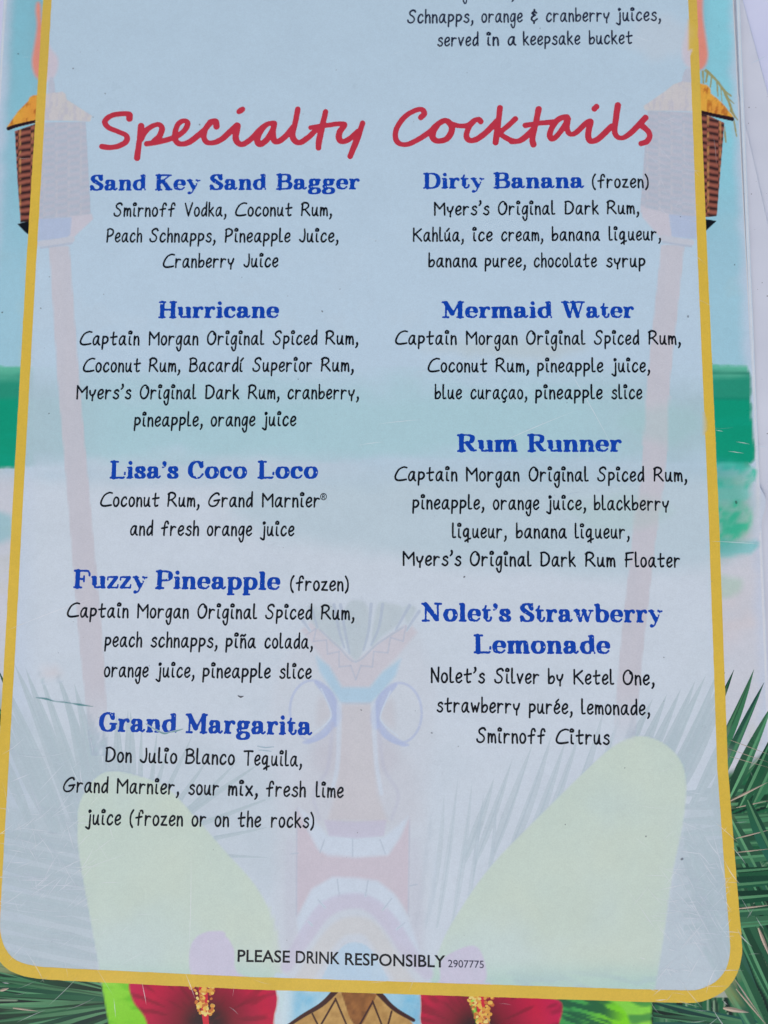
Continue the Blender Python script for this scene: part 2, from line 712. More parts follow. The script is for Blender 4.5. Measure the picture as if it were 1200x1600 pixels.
sea.poly([(-40, 572), (300, 574), (700, 572), (1120, 569), (1168, 571), (1173, 590), (1175, 650), (1180, 700), (1180, 718),
          (1170, 728), (1120, 723), (700, 716), (300, 728), (60, 728), (-40, 736)], sea_col, smooth=False, h=4, soft=4, rough=2, seed=3,
         alpha=lambda x, y: np.where((x > 52) & (x < 1105), np.clip(sstep(560, 640, y + (fbm(x, y * 2, 70, 6) - .5) * 50) * sstep(745, 690, y + (fbm(x, y * 2, 70, 7) - .5) * 50) * .95, 0, 1), 1.0))
sea.build('sea', menu, .6)

shal = Ink()
shal.poly([(1110, 722), (1178, 730), (1172, 762), (1150, 764), (1108, 756)], C(60, 184, 160), h=3, soft=6, rough=4, seed=5, alpha=lambda x, y: .4 + .5 * sstep(.35, .6, fbm(x, y * 1.6, 16, 6)))
shal.poly([(1112, 784), (1160, 780), (1175, 812), (1168, 836), (1150, 844), (1115, 842)], C(66, 190, 150), h=2.5, soft=8, rough=12, seed=8, alpha=lambda x, y: .35 + .6 * sstep(.35, .6, fbm(x, y * 1.6, 14, 5)), lift=1)
shal.poly([(1112, 846), (1180, 846), (1176, 862), (1150, 870), (1115, 868)], C(96, 186, 190), h=3, soft=8, rough=6, seed=2, alpha=.7, lift=2)
shal.poly([(1112, 760), (1168, 760), (1165, 784), (1112, 784)], C(110, 196, 190), h=3, soft=8, rough=6, seed=2, alpha=.7, lift=3)
shal.poly([(1115, 900), (1160, 905), (1150, 930), (1115, 935)], C(160, 190, 176), h=3, soft=16, rough=6, seed=12, alpha=.6, lift=3)
shal.poly([(-20, 800), (14, 806), (20, 840), (-20, 850)], C(120, 180, 190), h=3, soft=16, rough=5, seed=6, alpha=.6, lift=4)
shal.poly([(420, 760), (1100, 735), (1110, 880), (720, 880), (560, 850), (440, 840)], C(40, 150, 130), h=6, soft=46, rough=18, seed=4, alpha=.5, lift=5)
shal.poly([(120, 728), (700, 712), (1100, 720), (1100, 748), (500, 760), (100, 756)], C(50, 150, 160), h=6, soft=30, rough=10, seed=14, alpha=.45, lift=6)
shal.build('shallow_water', menu, 1.3)

# ---------------------------------------------------------------- palm fronds
GREENS = [(24, 58, 50), (34, 78, 60), (48, 100, 72), (70, 124, 92), (20, 46, 44), (90, 140, 104), (40, 88, 82)]


def thin_inside(a=.75):
    """the frond picture is printed weaker inside the panel"""
    def f(x, y):
        ins = (x > 74 - .0567 * y) & (x < 1082 + .043 * y) & (y < 1519 + .0355 * x)
        return np.where(ins, a, 1.0)
    return f


def gcol(k=None, s=1.0):
    g = np.array(GREENS[random.randrange(len(GREENS))] if k is None else GREENS[k], float)
    g = g * s * random.uniform(0.85, 1.2)
    return C(*np.clip(g, 5, 250))


def fan(name, apex, tips, w, layer, jit=3, rib=True, alpha=thin_inside(), s=1.0):
    f = Ink()
    for k, tp in enumerate(tips):
        a = (apex[0] + random.uniform(-jit, jit) * 2, apex[1] + random.uniform(-jit, jit))
        ww = w * random.uniform(.8, 1.2)
        f.blade(a, tp, ww, gcol(s=s), gcol(s=s), random.uniform(-.02, .02), alpha, k * 2)
        if rib:
            f.blade(a, (tp[0] + (a[0] - tp[0]) * .06, tp[1] + (a[1] - tp[1]) * .06), ww * .3, gcol(5, s), gcol(3, s), 0.0, alpha, k * 2 + 1, 1.0)
    return f.build(name, menu, layer - 2)


def mass(name, pts, apex, seed, layer, dens=1.0, soft=14, dark=(18, 42, 42), mid=(40, 96, 68), light=(84, 130, 96), alpha=thin_inside(.6)):
    """overlapping leaflets that run out from the frond's foot"""
    def col(x, y):
        th = np.arctan2(y - apex[1], x - apex[0]) + (fbm(x, y, 60, seed + 9, 2) - .5) * .03
        r = np.hypot(x - apex[0], y - apex[1])
        t1 = fbm(th * 150 * dens, r * .012, 4.2, seed, 2)
        t2 = fbm(th * 170 * dens + 50, r * .015, 2.6, seed + 3, 2)
        c = mixc(C(*dark), C(*mid), sstep(.36, .56, t1))
        c = mixc(c, C(*light), sstep(.58, .74, t2) * .8)
        c = mixc(c, C(150, 176, 150), sstep(.80, .86, fbm(th * 300 * dens, r * .012, 2.4, seed + 5, 1)) * .7)
        return Ink.warm(x, y, c)
    f = Ink()
    f.poly(pts, col, smooth=True, h=2.4, soft=soft, alpha=alpha)
    return f.build(name, menu, layer - 2)


mass('palm_frond', [(1066, 1290), (1100, 1240), (1130, 1212), (1160, 1200), (1215, 1180), (1250, 1300), (1250, 1440), (1160, 1400), (1100, 1350)], (1040, 1320), 4, 4.3)
mass('palm_frond', [(1064, 1300), (1110, 1320), (1150, 1340), (1250, 1400), (1250, 1680), (960, 1690), (1000, 1580), (1030, 1480), (1050, 1380)], (1040, 1200), 7, 4.7)
mass('palm_frond', [(-60, 1270), (20, 1262), (80, 1275), (122, 1290), (140, 1400), (160, 1540), (190, 1690), (-60, 1690)], (420, 1580), 9, 4.3)
mass('palm_frond', [(-60, 1120), (-10, 1080), (30, 1110), (70, 1130), (110, 1150), (140, 1180), (130, 1250), (120, 1310), (60, 1320), (-60, 1300)], (85, 1380), 12, 4.7, soft=40, alpha=.4)
mass('palm_frond', [(230, 1200), (300, 1160), (380, 1190), (440, 1240), (440, 1330), (420, 1400), (380, 1360), (300, 1280)], (190, 1290), 15, 4.9, soft=50, alpha=.3)
def comb(name, pairs, w, layer, a_in=.75):
    f = Ink()
    for a, b in pairs:
        ww = w * random.uniform(.85, 1.15)
        f.blade(a, b, ww, gcol(random.choice((0, 1, 2, 3))), gcol(random.choice((1, 2, 3, 6))), random.uniform(-.01, .03), thin_inside(a_in), 0, .55)
        f.blade(a, (b[0] * .96 + a[0] * .04, b[1] * .96 + a[1] * .04), ww * .22, gcol(5), gcol(3), .01, thin_inside(a_in), 0, 1.0)
    return f.build(name, menu, layer - 2)


comb('palm_frond', [((x + k * (1300 - y), 1300), (x, y)) for x, y, k in ((-48, 1080, .46), (-24, 1062, .45), (-4, 1044, .43), (4, 1092, .42), (22, 1036, .38), (40, 1044, .36), (60, 1045, .33), (86, 1044, .26),
                                                                     (100, 1075, .22), (116, 1068, .19), (136, 1096, .14), (158, 1124, .08), (182, 1116, .02), (204, 1112, -.04))], 22, 6)
fan('palm_frond', (215, 1330), [(120, 1090), (140, 1112), (160, 1140), (185, 1120), (200, 1108), (222, 1130), (246, 1140), (262, 1170), (300, 1150), (330, 1180),
                                (370, 1190), (410, 1190), (440, 1240), (430, 1290), (420, 1340), (410, 1390)], 12, 7, jit=6)
comb('palm_frond', [((168, y + 44), (-60, y - 4)) for y in range(1296, 1520, 23)], 21, 8)
fan('palm_frond', (220, 1570), [(-40, y) for y in range(1466, 1680, 15)], 19, 9, jit=4)
comb('palm_frond', [((x - .46 * (1262 - y), 1262), (x, y)) for x, y in ((1020, 1092), (1042, 1085), (1064, 1076), (1086, 1064), (1103, 1055), (1120, 1052), (1133, 1050), (1147, 1046), (1178, 1046),
                                                                     (1194, 1066), (1206, 1102), (1216, 1130), (1226, 1150), (1240, 1170), (1256, 1186), (1270, 1205))], 21, 6)
comb('palm_frond', [((x - .36 * (1350 - y), 1350), (x, y)) for x, y in ((772, 1216), (800, 1188), (832, 1164), (862, 1148), (884, 1156), (908, 1138), (944, 1108), (974, 1104), (1000, 1086))], 16, 7, .5)
comb('palm_frond', [((1068, y + 8), (1290, y - 10)) for y in range(1232, 1450, 21)], 21, 8)
comb('palm_frond', [((1110, 1240), (1222, 1470)), ((1134, 1262), (1228, 1440)), ((1138, 1330), (1232, 1560)), ((1090, 1290), (1230, 1610)), ((1146, 1420), (1252, 1650)), ((1072, 1310), (1222, 1660)),
                     ((1140, 1480), (1240, 1690)), ((1070, 1340), (1180, 1640)), ((1168, 1250), (1240, 1400)), ((1100, 1480), (1220, 1680))], 24, 9.6)
fan('palm_frond', (1290, 1625), [(985, y) for y in range(1556, 1650, 14)], 19, 10, jit=4)
comb('palm_frond', [((x - .14 * (1450 - y), 1450), (x, y)) for x, y in ((676, 1262), (694, 1240), (716, 1212), (738, 1218), (756, 1240), (776, 1252))], 10, 7, .34)

# pale straw showing between leaflets
st, st2 = Ink(), Ink()
for a, b, w in (((1140, 1252), (1200, 1222), 4), ((1150, 1262), (1205, 1250), 2), ((1150, 1310), (1205, 1296), 2.4), ((1150, 1332), (1205, 1326), 2), ((1152, 1420), (1205, 1414), 3),
                ((1185, 1450), (1205, 1500), 6), ((1140, 1156), (1205, 1180), 1.2), ((1138, 1170), (1204, 1192), 1), ((1140, 1182), (1204, 1200), 1),
                ((1150, 1545), (1205, 1610), 3), ((1148, 1530), (1190, 1590), 2.5), ((1130, 1575), (1170, 1582), 8),
                ((0, 1548), (14, 1544), 5), ((20, 1575), (60, 1580), 3)):
    (st if a[0] > 600 else st2).blade(a, b, w, C(196, 178, 160), C(170, 160, 150))
st.build('straw_blades', menu, 11)
st2.build('straw_blades', menu, 11)

# ---------------------------------------------------------------- broad leaves
def leaf_col(seed, lo, hi, dk):
    def f(x, y):
        w = fbm(x, y, 90, seed)
        c = mixc(C(*lo), C(*hi), w)
        pale = mixc(C(214, 222, 70), C(190, 212, 104), w)      # washed out up the leaf, bright green at its foot
        pale = mixc(pale, C(190, 214, 170), sstep(.4, .75, fbm(x, y, 190, seed + 11)) * .6)
        c = mixc(pale, c, sstep(1490, 1545, y))
        st = fbm(x * .25 + y * .9, y * 1.1 - x * .3, 16, seed + 3, 2)
        return mixc(c, C(*dk), .75 * sstep(.52, .72, st) * sstep(1500, 1560, y))
    return f


lf = Ink()
lf.poly([(126, 1250), (150, 1215), (176, 1205), (215, 1212), (262, 1232), (310, 1282), (352, 1330), (398, 1382), (428, 1440), (440, 1510), (432, 1600), (330, 1700), (190, 1700),
         (170, 1600), (156, 1520), (140, 1430), (124, 1340), (121, 1290)], leaf_col(5, (120, 196, 40), (140, 206, 70), (92, 180, 40)), h=3, soft=4)
lf.build('broad_leaf', menu, 20)
lf = Ink()
lf.poly([(1000, 1150), (1035, 1160), (1062, 1186), (1072, 1220), (1068, 1280), (1050, 1370), (1036, 1470), (1018, 1570), (990, 1680), (700, 1680), (672, 1560), (688, 1480),
         (720, 1420), (770, 1350), (850, 1268), (930, 1190), (965, 1162)], leaf_col(9, (110, 196, 70), (150, 210, 80), (40, 120, 70)), h=3, soft=4)
lf.poly([(870, 1560), (960, 1566), (985, 1610), (960, 1660), (865, 1660)],
        lambda x, y: mixc(mixc(C(60, 150, 80), C(120, 204, 40), sstep(900, 985, x + (y - 1560) * .3)), C(22, 84, 62),
                          sstep(.45, .6, fbm(x * .2 + y * .35, y * 1.5 - x * .5, 11, 4, 2)) * sstep(985, 940, x) * .9), h=2.5, soft=6, lift=2)
lf.build('broad_leaf', menu, 20)

# ---------------------------------------------------------------- hibiscus flowers
def petal_col(cx, cy, seed):
    def f(x, y):
        r = np.hypot(x - cx, (y - cy))
        th = np.arctan2(y - cy, x - cx)
        ray = fbm(th * 60, r * .12, 5, seed, 2)
        c = mixc(C(96, 8, 40), C(176, 18, 70), sstep(15, 110, r))
        c = mixc(c, C(188, 30, 64), sstep(60, 100, r) * fbm(x, y, 40, seed + 5))
        c = mixc(c, C(186, 18, 84), sstep(95, 135, r) * .6)
        c = mixc(c, C(46, 10, 26), sstep(46, 12, r))
        c = mixc(c, C(96, 10, 44), .5 * sstep(.55, .75, ray))
        return mixc(c, C(240, 166, 194), .85 * (y < 1520 + .0355 * x))
    return f


def hibiscus(petals, eye, stam, seed):
    root = empty('hibiscus', (0, 0, 0), menu)
    p = Ink()
    for k, q in enumerate(petals):
        p.poly(q, petal_col(eye[0], eye[1], seed + k), h=2.6, soft=4, lift=k)
    p.build('petals', root, 21)
    s_ = Ink()
    a, b = stam
    rnd = random.Random(seed)
    s_.line([((a[0] + b[0]) / 2, a[1] + 5), ((a[0] + b[0]) / 2 + 3, a[1] + 44), ((a[0] + b[0]) / 2 + 8, a[1] + 90)], [7, 5, 4], C(196, 40, 60), h=2)
    for k in range(70):
        y = rnd.uniform(0, 1)
        w = (b[0] - a[0]) / 2 * (1 - .55 * y)
        x = (a[0] + b[0]) / 2 + rnd.uniform(-w, w) + y * 4
        yy = a[1] + y * 44
        r = rnd.uniform(1.6, 3.0)
        s_.field(stroke_field([(np.array([(x, yy), (x + rnd.uniform(-2, 2), yy + rnd.uniform(-2, 2))]), r)]),
                 C(*[(226, 176, 84), (208, 150, 70), (236, 196, 120), (190, 110, 60)][k % 4]), h=1.2, lift=k + 2)
    s_.build('stamen', root, 22)


hibiscus([[(203, 1534), (208, 1565), (226, 1590), (250, 1640), (345, 1660), (352, 1600), (326, 1560), (302, 1530), (296, 1490), (306, 1465), (330, 1455), (352, 1464), (300, 1534), (240, 1530)],
          [(322, 1560), (334, 1600), (340, 1650), (420, 1650), (438, 1608), (438, 1575), (428, 1540), (372, 1520), (366, 1485), (352, 1462), (326, 1456), (300, 1476), (298, 1520)]],
         (322, 1600), ((297, 1541), (338, 1584)), 3)
hibiscus([[(656, 1552), (648, 1590), (650, 1650), (748, 1650), (745, 1600), (735, 1555), (760, 1530), (752, 1488), (732, 1478), (690, 1500), (686, 1534)],
          [(742, 1556), (748, 1600), (756, 1650), (860, 1650), (874, 1600), (872, 1562), (790, 1552), (762, 1535)]],
         (745, 1612), ((731, 1557), (770, 1606)), 11)

# ---------------------------------------------------------------- carved mask
mask = empty('carved_mask', (0, 0, 0), menu)
g = Ink()
g.poly([(425, 1100), (440, 1040), (480, 1000), (556, 1030), (640, 985), (668, 1040), (680, 1100), (672, 1200), (668, 1400), (660, 1520), (655, 1640), (440, 1640), (432, 1500), (430, 1300)],
       lambda x, y: mixc(C(220, 192, 170), C(206, 182, 174), fbm(x, y, 60, 2)), h=6, soft=26, alpha=.45)
g.poly([(480, 1180), (520, 1160), (600, 1160), (640, 1190), (652, 1240), (640, 1290), (470, 1290), (462, 1240)], C(200, 150, 120), h=5, soft=34, alpha=.4, lift=2)
g.poly([(500, 1105), (530, 1110), (534, 1180), (512, 1210), (490, 1180)], C(190, 120, 90), h=4, soft=26, alpha=.45)
g.poly([(586, 1110), (610, 1115), (622, 1180), (600, 1210), (584, 1180)], C(190, 120, 90), h=4, soft=26, alpha=.4)
g.poly([(446, 1330), (462, 1330), (464, 1480), (448, 1500)], C(190, 150, 150), h=4, soft=16, alpha=.5)
g.poly([(640, 1330), (656, 1330), (660, 1480), (642, 1500)], C(190, 150, 150), h=4, soft=16, alpha=.5)
g.build('face', mask, 20)
g = Ink()
for q in ([(536, 960), (545, 942), (560, 938), (574, 948), (578, 985), (566, 1020), (556, 1032), (546, 1020), (536, 990)],
          [(500, 950), (518, 945), (530, 960), (536, 1000), (530, 1012), (510, 996)], [(590, 945), (612, 944), (630, 950), (622, 975), (596, 995), (580, 1010)],
          [(480, 950), (496, 950), (506, 985), (492, 985)], [(632, 948), (650, 950), (636, 975)]):
    g.poly(q, lambda x, y: mixc(C(130, 140, 100), C(160, 160, 110), fbm(x, y, 20, 3)), h=3, soft=6, alpha=.75)
for p in ([(522, 945), (530, 985), (538, 1012)], [(532, 945), (540, 990), (546, 1020)], [(580, 944), (576, 985), (568, 1016)], [(598, 944), (592, 980), (580, 1008)],
          [(486, 948), (496, 980)], [(640, 946), (618, 985)], [(655, 955), (635, 985)], [(472, 968), (484, 985)]):
    g.line(p, [2.6, 1.6], C(70, 60, 110), h=1.6, soft=2, alpha=.7, lift=2)
g.build('feathers', mask, 21)
g = Ink()
g.poly([(470, 985), (486, 972), (520, 1002), (556, 1034), (596, 1000), (640, 972), (652, 988), (622, 1024), (600, 1046), (578, 1074), (536, 1074), (512, 1042), (492, 1012)],
       C(216, 150, 120), smooth=False, h=3, soft=8, alpha=.75)
zz = [(478, 992), (494, 982), (490, 1002), (510, 1000), (512, 1022), (530, 1018), (530, 1042), (548, 1040), (556, 1062), (564, 1040), (582, 1042), (584, 1018), (606, 1020), (610, 996), (630, 1002), (634, 978)]
for a, b in zip(zz, zz[1:]):
    g.line([a, b], 1.3, C(96, 60, 100), h=1.3, soft=1.5, alpha=.55, lift=2)
g.line([(500, 984), (530, 1012), (556, 1034), (590, 1006), (630, 980)], 1.5, C(80, 70, 90), h=1.6, soft=1.5, alpha=.6, lift=3)
g.build('headband', mask, 22)
g = Ink()
g.poly([(494, 1026), (514, 1040), (534, 1074), (578, 1074), (598, 1050), (626, 1030), (618, 1056), (596, 1082), (580, 1098), (532, 1098), (516, 1074), (500, 1050)], C(50, 176, 210), smooth=False, h=3, soft=8, alpha=.85)
g.line([(534, 1098), (556, 1100), (580, 1098)], 1.6, C(70, 80, 110), h=1.5, soft=2, alpha=.7, lift=2)
g.build('brow', mask, 23)
for cx, cy, sgn in ((490, 1110, 1), (622, 1114, -1)):
    e = Ink()
    e.poly([(cx - 32, cy), (cx - 20, cy - 36), (cx, cy - 44), (cx + 22, cy - 34), (cx + 33, cy), (cx + 20, cy + 34), (cx, cy + 44), (cx - 22, cy + 36)], C(226, 206, 196), h=3, soft=6, alpha=.7)
    e.poly([(cx + sgn * 8, cy - 20), (cx + sgn * 24, cy - 10), (cx + sgn * 26, cy + 8), (cx + sgn * 6, cy + 22)], C(200, 150, 110), h=3, soft=16, alpha=.7, lift=1)
    th = np.linspace(0, 2 * np.pi, 20)
    e.line([(cx - sgn * 2 + 35 * math.cos(a), cy + 47 * math.sin(a)) for a in th], 2.0, C(80, 70, 190), h=1.6, soft=2, alpha=.6, n=3, lift=2)
    e.line([(cx + sgn * 4, cy - 44), (cx + sgn * 24, cy - 24), (cx + sgn * 36, cy + 6), (cx + sgn * 34, cy + 20)], [3, 7.5, 8, 6], C(70, 60, 190), h=2, soft=3, alpha=.8, lift=3)
    e.line([(cx + sgn * 34, cy + 12), (cx + sgn * 18, cy + 34), (cx - sgn * 6, cy + 48), (cx - sgn * 16, cy + 50)], [6, 6, 4, 1.5], C(80, 76, 190), h=2, soft=3, alpha=.75, lift=4)
    e.line([(cx + sgn * 12, cy - 34), (cx + sgn * 27, cy + 2), (cx + sgn * 22, cy + 18), (cx, cy + 36)], 1.2, C(240, 244, 250), h=1.3, soft=1.5, alpha=.8, lift=5)
    e.build('eye', mask, 24)
g = Ink()
g.poly([(534, 1100), (580, 1100), (584, 1190), (590, 1240), (606, 1284), (512, 1282), (524, 1240), (530, 1190)], lambda x, y: mixc(C(206, 140, 80), C(214, 160, 104), fbm(x * 2, y * .3, 20, 5)), smooth=False, h=3, soft=10, alpha=.8)
g.line([(530, 1100), (528, 1190), (518, 1240)], [4, 3], C(250, 244, 236), h=2, soft=3, alpha=.6, lift=1)
g.line([(583, 1100), (588, 1190), (596, 1240)], [4, 3], C(250, 244, 236), h=2, soft=3, alpha=.6, lift=1)
g.line([(520, 1130), (512, 1200), (490, 1240), (500, 1280)], [3, 2], C(150, 90, 130), h=2, soft=6, alpha=.45, lift=2)
g.line([(592, 1140), (600, 1200), (622, 1240), (612, 1280)], [3, 2], C(150, 90, 130), h=2, soft=6, alpha=.4, lift=2)
g.build('nose', mask, 25)
g = Ink()
g.poly([(464, 1262), (478, 1290), (500, 1330), (556, 1338), (606, 1336), (626, 1306), (640, 1278), (639, 1360), (638, 1428), (622, 1404), (590, 1378), (520, 1372), (490, 1388), (464, 1432), (463, 1350)],
       lambda x, y: mixc(C(208, 92, 70), C(222, 120, 90), fbm(x, y, 40, 7)), smooth=False, h=3, soft=7, alpha=.8)
g.line([(464, 1262), (463, 1432)], 1.2, C(90, 70, 110), h=1.4, soft=1.5, alpha=.4, lift=2)
g.line([(640, 1278), (638, 1432)], 1.2, C(90, 70, 110), h=1.4, soft=1.5, alpha=.4, lift=2)
g.build('mouth', mask, 26)
g = Ink()
g.poly([(466, 1262), (486, 1276), (512, 1306), (600, 1308), (622, 1290), (638, 1276), (624, 1310), (606, 1336), (556, 1340), (512, 1337), (496, 1326), (480, 1294)], C(236, 246, 250), smooth=False, h=3, soft=8, alpha=.8)
g.poly([(464, 1436), (486, 1390), (520, 1370), (556, 1371), (590, 1376), (616, 1396), (640, 1440), (660, 1500), (620, 1470), (600, 1420), (560, 1400), (520, 1404), (490, 1440), (470, 1480)], C(236, 246, 250), smooth=False, h=3, soft=8, alpha=.8)
for p in ([(507, 1312), (500, 1332)], [(551, 1310), (551, 1338)], [(594, 1312), (602, 1334)], [(527, 1374), (530, 1400)], [(575, 1376), (571, 1400)], [(497, 1406), (508, 1418)],
          [(612, 1404), (598, 1422)], [(482, 1440), (488, 1446)], [(632, 1442), (620, 1452)], [(455, 1334), (466, 1333)], [(640, 1384), (652, 1382)]):
    g.line(p, 1.1, C(70, 60, 70), h=1.2, soft=1.5, alpha=.6, lift=2)
g.build('teeth', mask, 27)
g = Ink()
g.poly([(506, 1281), (556, 1284), (604, 1281), (600, 1306), (556, 1310), (514, 1306)], lambda x, y: mixc(C(190, 110, 150), C(160, 80, 120), sstep(.5, .7, fbm(x, y * 2, 12, 3)) * sstep(1290, 1281, y)), smooth=False, h=2.5, soft=4, alpha=.7)
g.line([(448, 1510), (478, 1462), (508, 1422), (545, 1408), (580, 1414), (612, 1446), (640, 1490), (668, 1522)], [9, 12, 13, 12, 12, 13, 12, 9], C(196, 120, 160), h=3, soft=8, alpha=.7, lift=1)
g.build('lips', mask, 28)
g = Ink()
g.line([(470, 1540), (500, 1488), (525, 1456), (550, 1446), (578, 1452), (604, 1488), (636, 1540)], [13, 13, 13, 14, 13, 13, 13], C(226, 180, 120), h=3, soft=10, alpha=.8)
g.poly([(432, 1520), (434, 1560), (446, 1620), (640, 1620), (656, 1590), (652, 1540), (620, 1545), (596, 1510), (576, 1480), (552, 1472), (532, 1482), (512, 1510), (490, 1540)],
       lambda x, y: mixc(mixc(C(70, 170, 212), C(176, 208, 222), fbm(x, y, 22, 5)), C(190, 212, 224), sstep(470, 440, x)), h=3, soft=3, alpha=.9, lift=2)
g.poly([(440, 1612), (470, 1588), (500, 1570), (520, 1550), (560, 1548), (594, 1552), (616, 1576), (640, 1592), (660, 1620), (660, 1660), (430, 1660)],
       lambda x, y: mixc(C(150, 110, 62), C(196, 160, 100), fbm(x, y, 9, 8)), smooth=False, h=2.5, soft=2, lift=3)
g.poly([(532, 1548), (562, 1548), (590, 1552), (572, 1590), (560, 1612), (546, 1590)], lambda x, y: mixc(C(98, 60, 32), C(160, 106, 58), fbm(x, y, 7, 2)), smooth=False, h=2.5, soft=2, lift=4)
for p, w in (([(440, 1610), (472, 1588), (502, 1570), (524, 1549)], [2.5, 4.5]), ([(592, 1552), (616, 1576), (646, 1594)], [4.5, 3]),
             ([(524, 1562), (500, 1604)], 1.6), ([(524, 1560), (546, 1612)], 1.6), ([(582, 1566), (556, 1612)], 1.6), ([(582, 1564), (600, 1610)], 1.6), ([(488, 1584), (500, 1608)], 1.6), ([(612, 1580), (604, 1610)], 1.6)):
    g.line(p, w, C(60, 34, 22), h=1.3, soft=1, lift=6)
g.build('chin', mask, 29)

# ---------------------------------------------------------------- torches
def weave(x0, slope, pitch, seed):
    def f(x, y):
        yy = (y - slope * (x - x0)) / pitch
        wob = (fbm(x, y, 14, seed, 2) - .5) * .35
        col_ = np.floor((x - x0 + 400) / 19)
        ph = yy + wob * .6 + (col_ % 2) * .5
        k = ph - np.floor(ph)
        rod = np.sin(np.pi * k) ** 1.3
        c = mixc(C(28, 15, 18), C(142, 84, 74), rod)
        c = mixc(c, C(158, 96, 82), sstep(.75, 1, rod) * fbm(x, y, 9, seed + 2))
        u = (x - x0 + 400) / 19 - col_
        post = sstep(.0, .1, u) * sstep(.26, .16, u) * sstep(.35, .6, fbm(x * 2, y, 7, seed + 6))
        c = mixc(c, C(186, 136, 88), post * .75)
        ins = (x > 74 - .0567 * y) & (x < 1082 + .043 * y)
        return mixc(c, C(176, 116, 112), ins * .3)
    return f


def cap_col(seed):
    return lambda x, y: mixc(mixc(C(226, 172, 70), C(212, 140, 66), fbm(x, y * .6, 26, seed)), C(170, 92, 46), sstep(.5, .7, fbm(x * 1.5, y * .6, 7, seed + 4)) * .8)


def torch(flame, glow, finial, cap, rim_, basket, weave_f, dark, bluish, pink, collar, pole):
    root = empty('torch', (0, 0, 0), menu)
    p = Ink()
    p.poly(flame, lambda x, y: mixc(C(226, 128, 104), C(214, 140, 130), fbm(x, y, 24, 3)), h=2.5, soft=7, alpha=.95)
    p.build('flame', root, 32)
    q = Ink()
    q.field(poly_field(np.array(pole, float)), lambda x, y: mixc(C(206, 146, 110), C(188, 132, 108), fbm(x * 2, y * .2, 30, 4)), h=4, soft=2, alpha=lambda x, y: .92 * sstep(1180, 1060, y))
    q.build('pole', root, 32)
    q = Ink()
    q.poly(basket, weave_f, smooth=False, h=1.5, soft=1.2)
    q.build('basket', root, 33)
    q = Ink()
    q.poly(finial, C(150, 110, 110), h=2, soft=2)
    q.poly(cap, cap_col(int(cap[0][0])), smooth=False, h=2, soft=1.5, lift=2)
    q.build('cap', root, 34)
    q = Ink()
    q.line(rim_[0], rim_[1], C(44, 24, 24), h=1.4, soft=1)
    q.build('cap_rim', root, 35)
    q = Ink()
    q.poly(pink, C(206, 150, 138), smooth=False, h=2.5, soft=3)
    q.poly(bluish, lambda x, y: mixc(C(90, 100, 170), C(120, 120, 180), fbm(x, y, 8, 3)), smooth=False, h=2, soft=3, lift=2)
    q.poly(dark, C(26, 26, 34), smooth=False, h=1.5, soft=1, lift=3)
    q.line(collar, 5.0, C(190, 160, 150), h=2, soft=2, lift=4)
    q.line([(a, b + 6) for a, b in collar], 1.6, C(120, 100, 120), h=1.6, soft=2, lift=5)
    q.build('base', root, 34)


torch([(58, 4), (63, 8), (66, 40), (78, 72), (90, 90), (90, 108), (82, 124), (68, 128), (55, 118), (50, 96), (54, 70), (58, 40), (56, 16)], None,
      [(77, 124), (80, 120), (84, 124), (86, 146), (75, 146)],
      [(44, 158), (46, 152), (52, 149), (98, 143), (103, 147), (104, 155), (144, 181), (141, 190), (70, 188), (46, 194), (12, 202), (11, 198), (28, 174)],
      ([(13, 201), (28, 196), (58, 189)], [3.0, 2.4]),
      [(23, 205), (60, 192), (134, 190), (138, 260), (142, 336), (70, 344), (32, 348), (27, 280)], weave(30, -.16, 11.0, 3),
      [(27, 350), (46, 345), (46, 368), (38, 362)], [(58, 342), (112, 340), (110, 366), (102, 374), (58, 376)], [(110, 338), (143, 334), (146, 342), (114, 372), (106, 374)],
      [(64, 381), (88, 378), (112, 374)],
      [(76, 384), (109, 384), (125, 600), (143, 800), (161, 1000), (172, 1180), (142, 1180), (123, 1000), (107, 800), (90, 600)])
torch([(1084, -40), (1099, -40), (1098, 20), (1104, 66), (1106, 88), (1101, 104), (1090, 110), (1072, 102), (1066, 80), (1074, 40), (1082, 0)], None,
      [(1070, 110), (1080, 106), (1086, 112), (1086, 132), (1066, 132)],
      [(1052, 132), (1066, 127), (1104, 132), (1110, 138), (1111, 146), (1128, 160), (1146, 182), (1144, 187), (1120, 182), (1096, 174), (1008, 173), (1005, 166), (1040, 142)],
      ([(1096, 175), (1120, 181), (1144, 186)], [2.6, 3.4]),
      [(1012, 173), (1098, 176), (1132, 192), (1128, 240), (1120, 338), (1096, 340), (1000, 332), (1006, 250)], weave(1010, .18, 10.6, 8),
      [(1100, 342), (1120, 345), (1103, 361)], [(1045, 335), (1092, 338), (1090, 374), (1050, 370)], [(1000, 322), (1046, 334), (1050, 370), (1034, 374), (1004, 340)],
      [(1036, 372), (1058, 376), (1080, 379)],
      [(1033, 382), (1070, 384), (1047, 600), (1040, 750), (1030, 800), (1007, 1000), (990, 1180), (955, 1180), (970, 1000), (992, 800), (1002, 750), (1010, 600)])
sp_ = Ink()
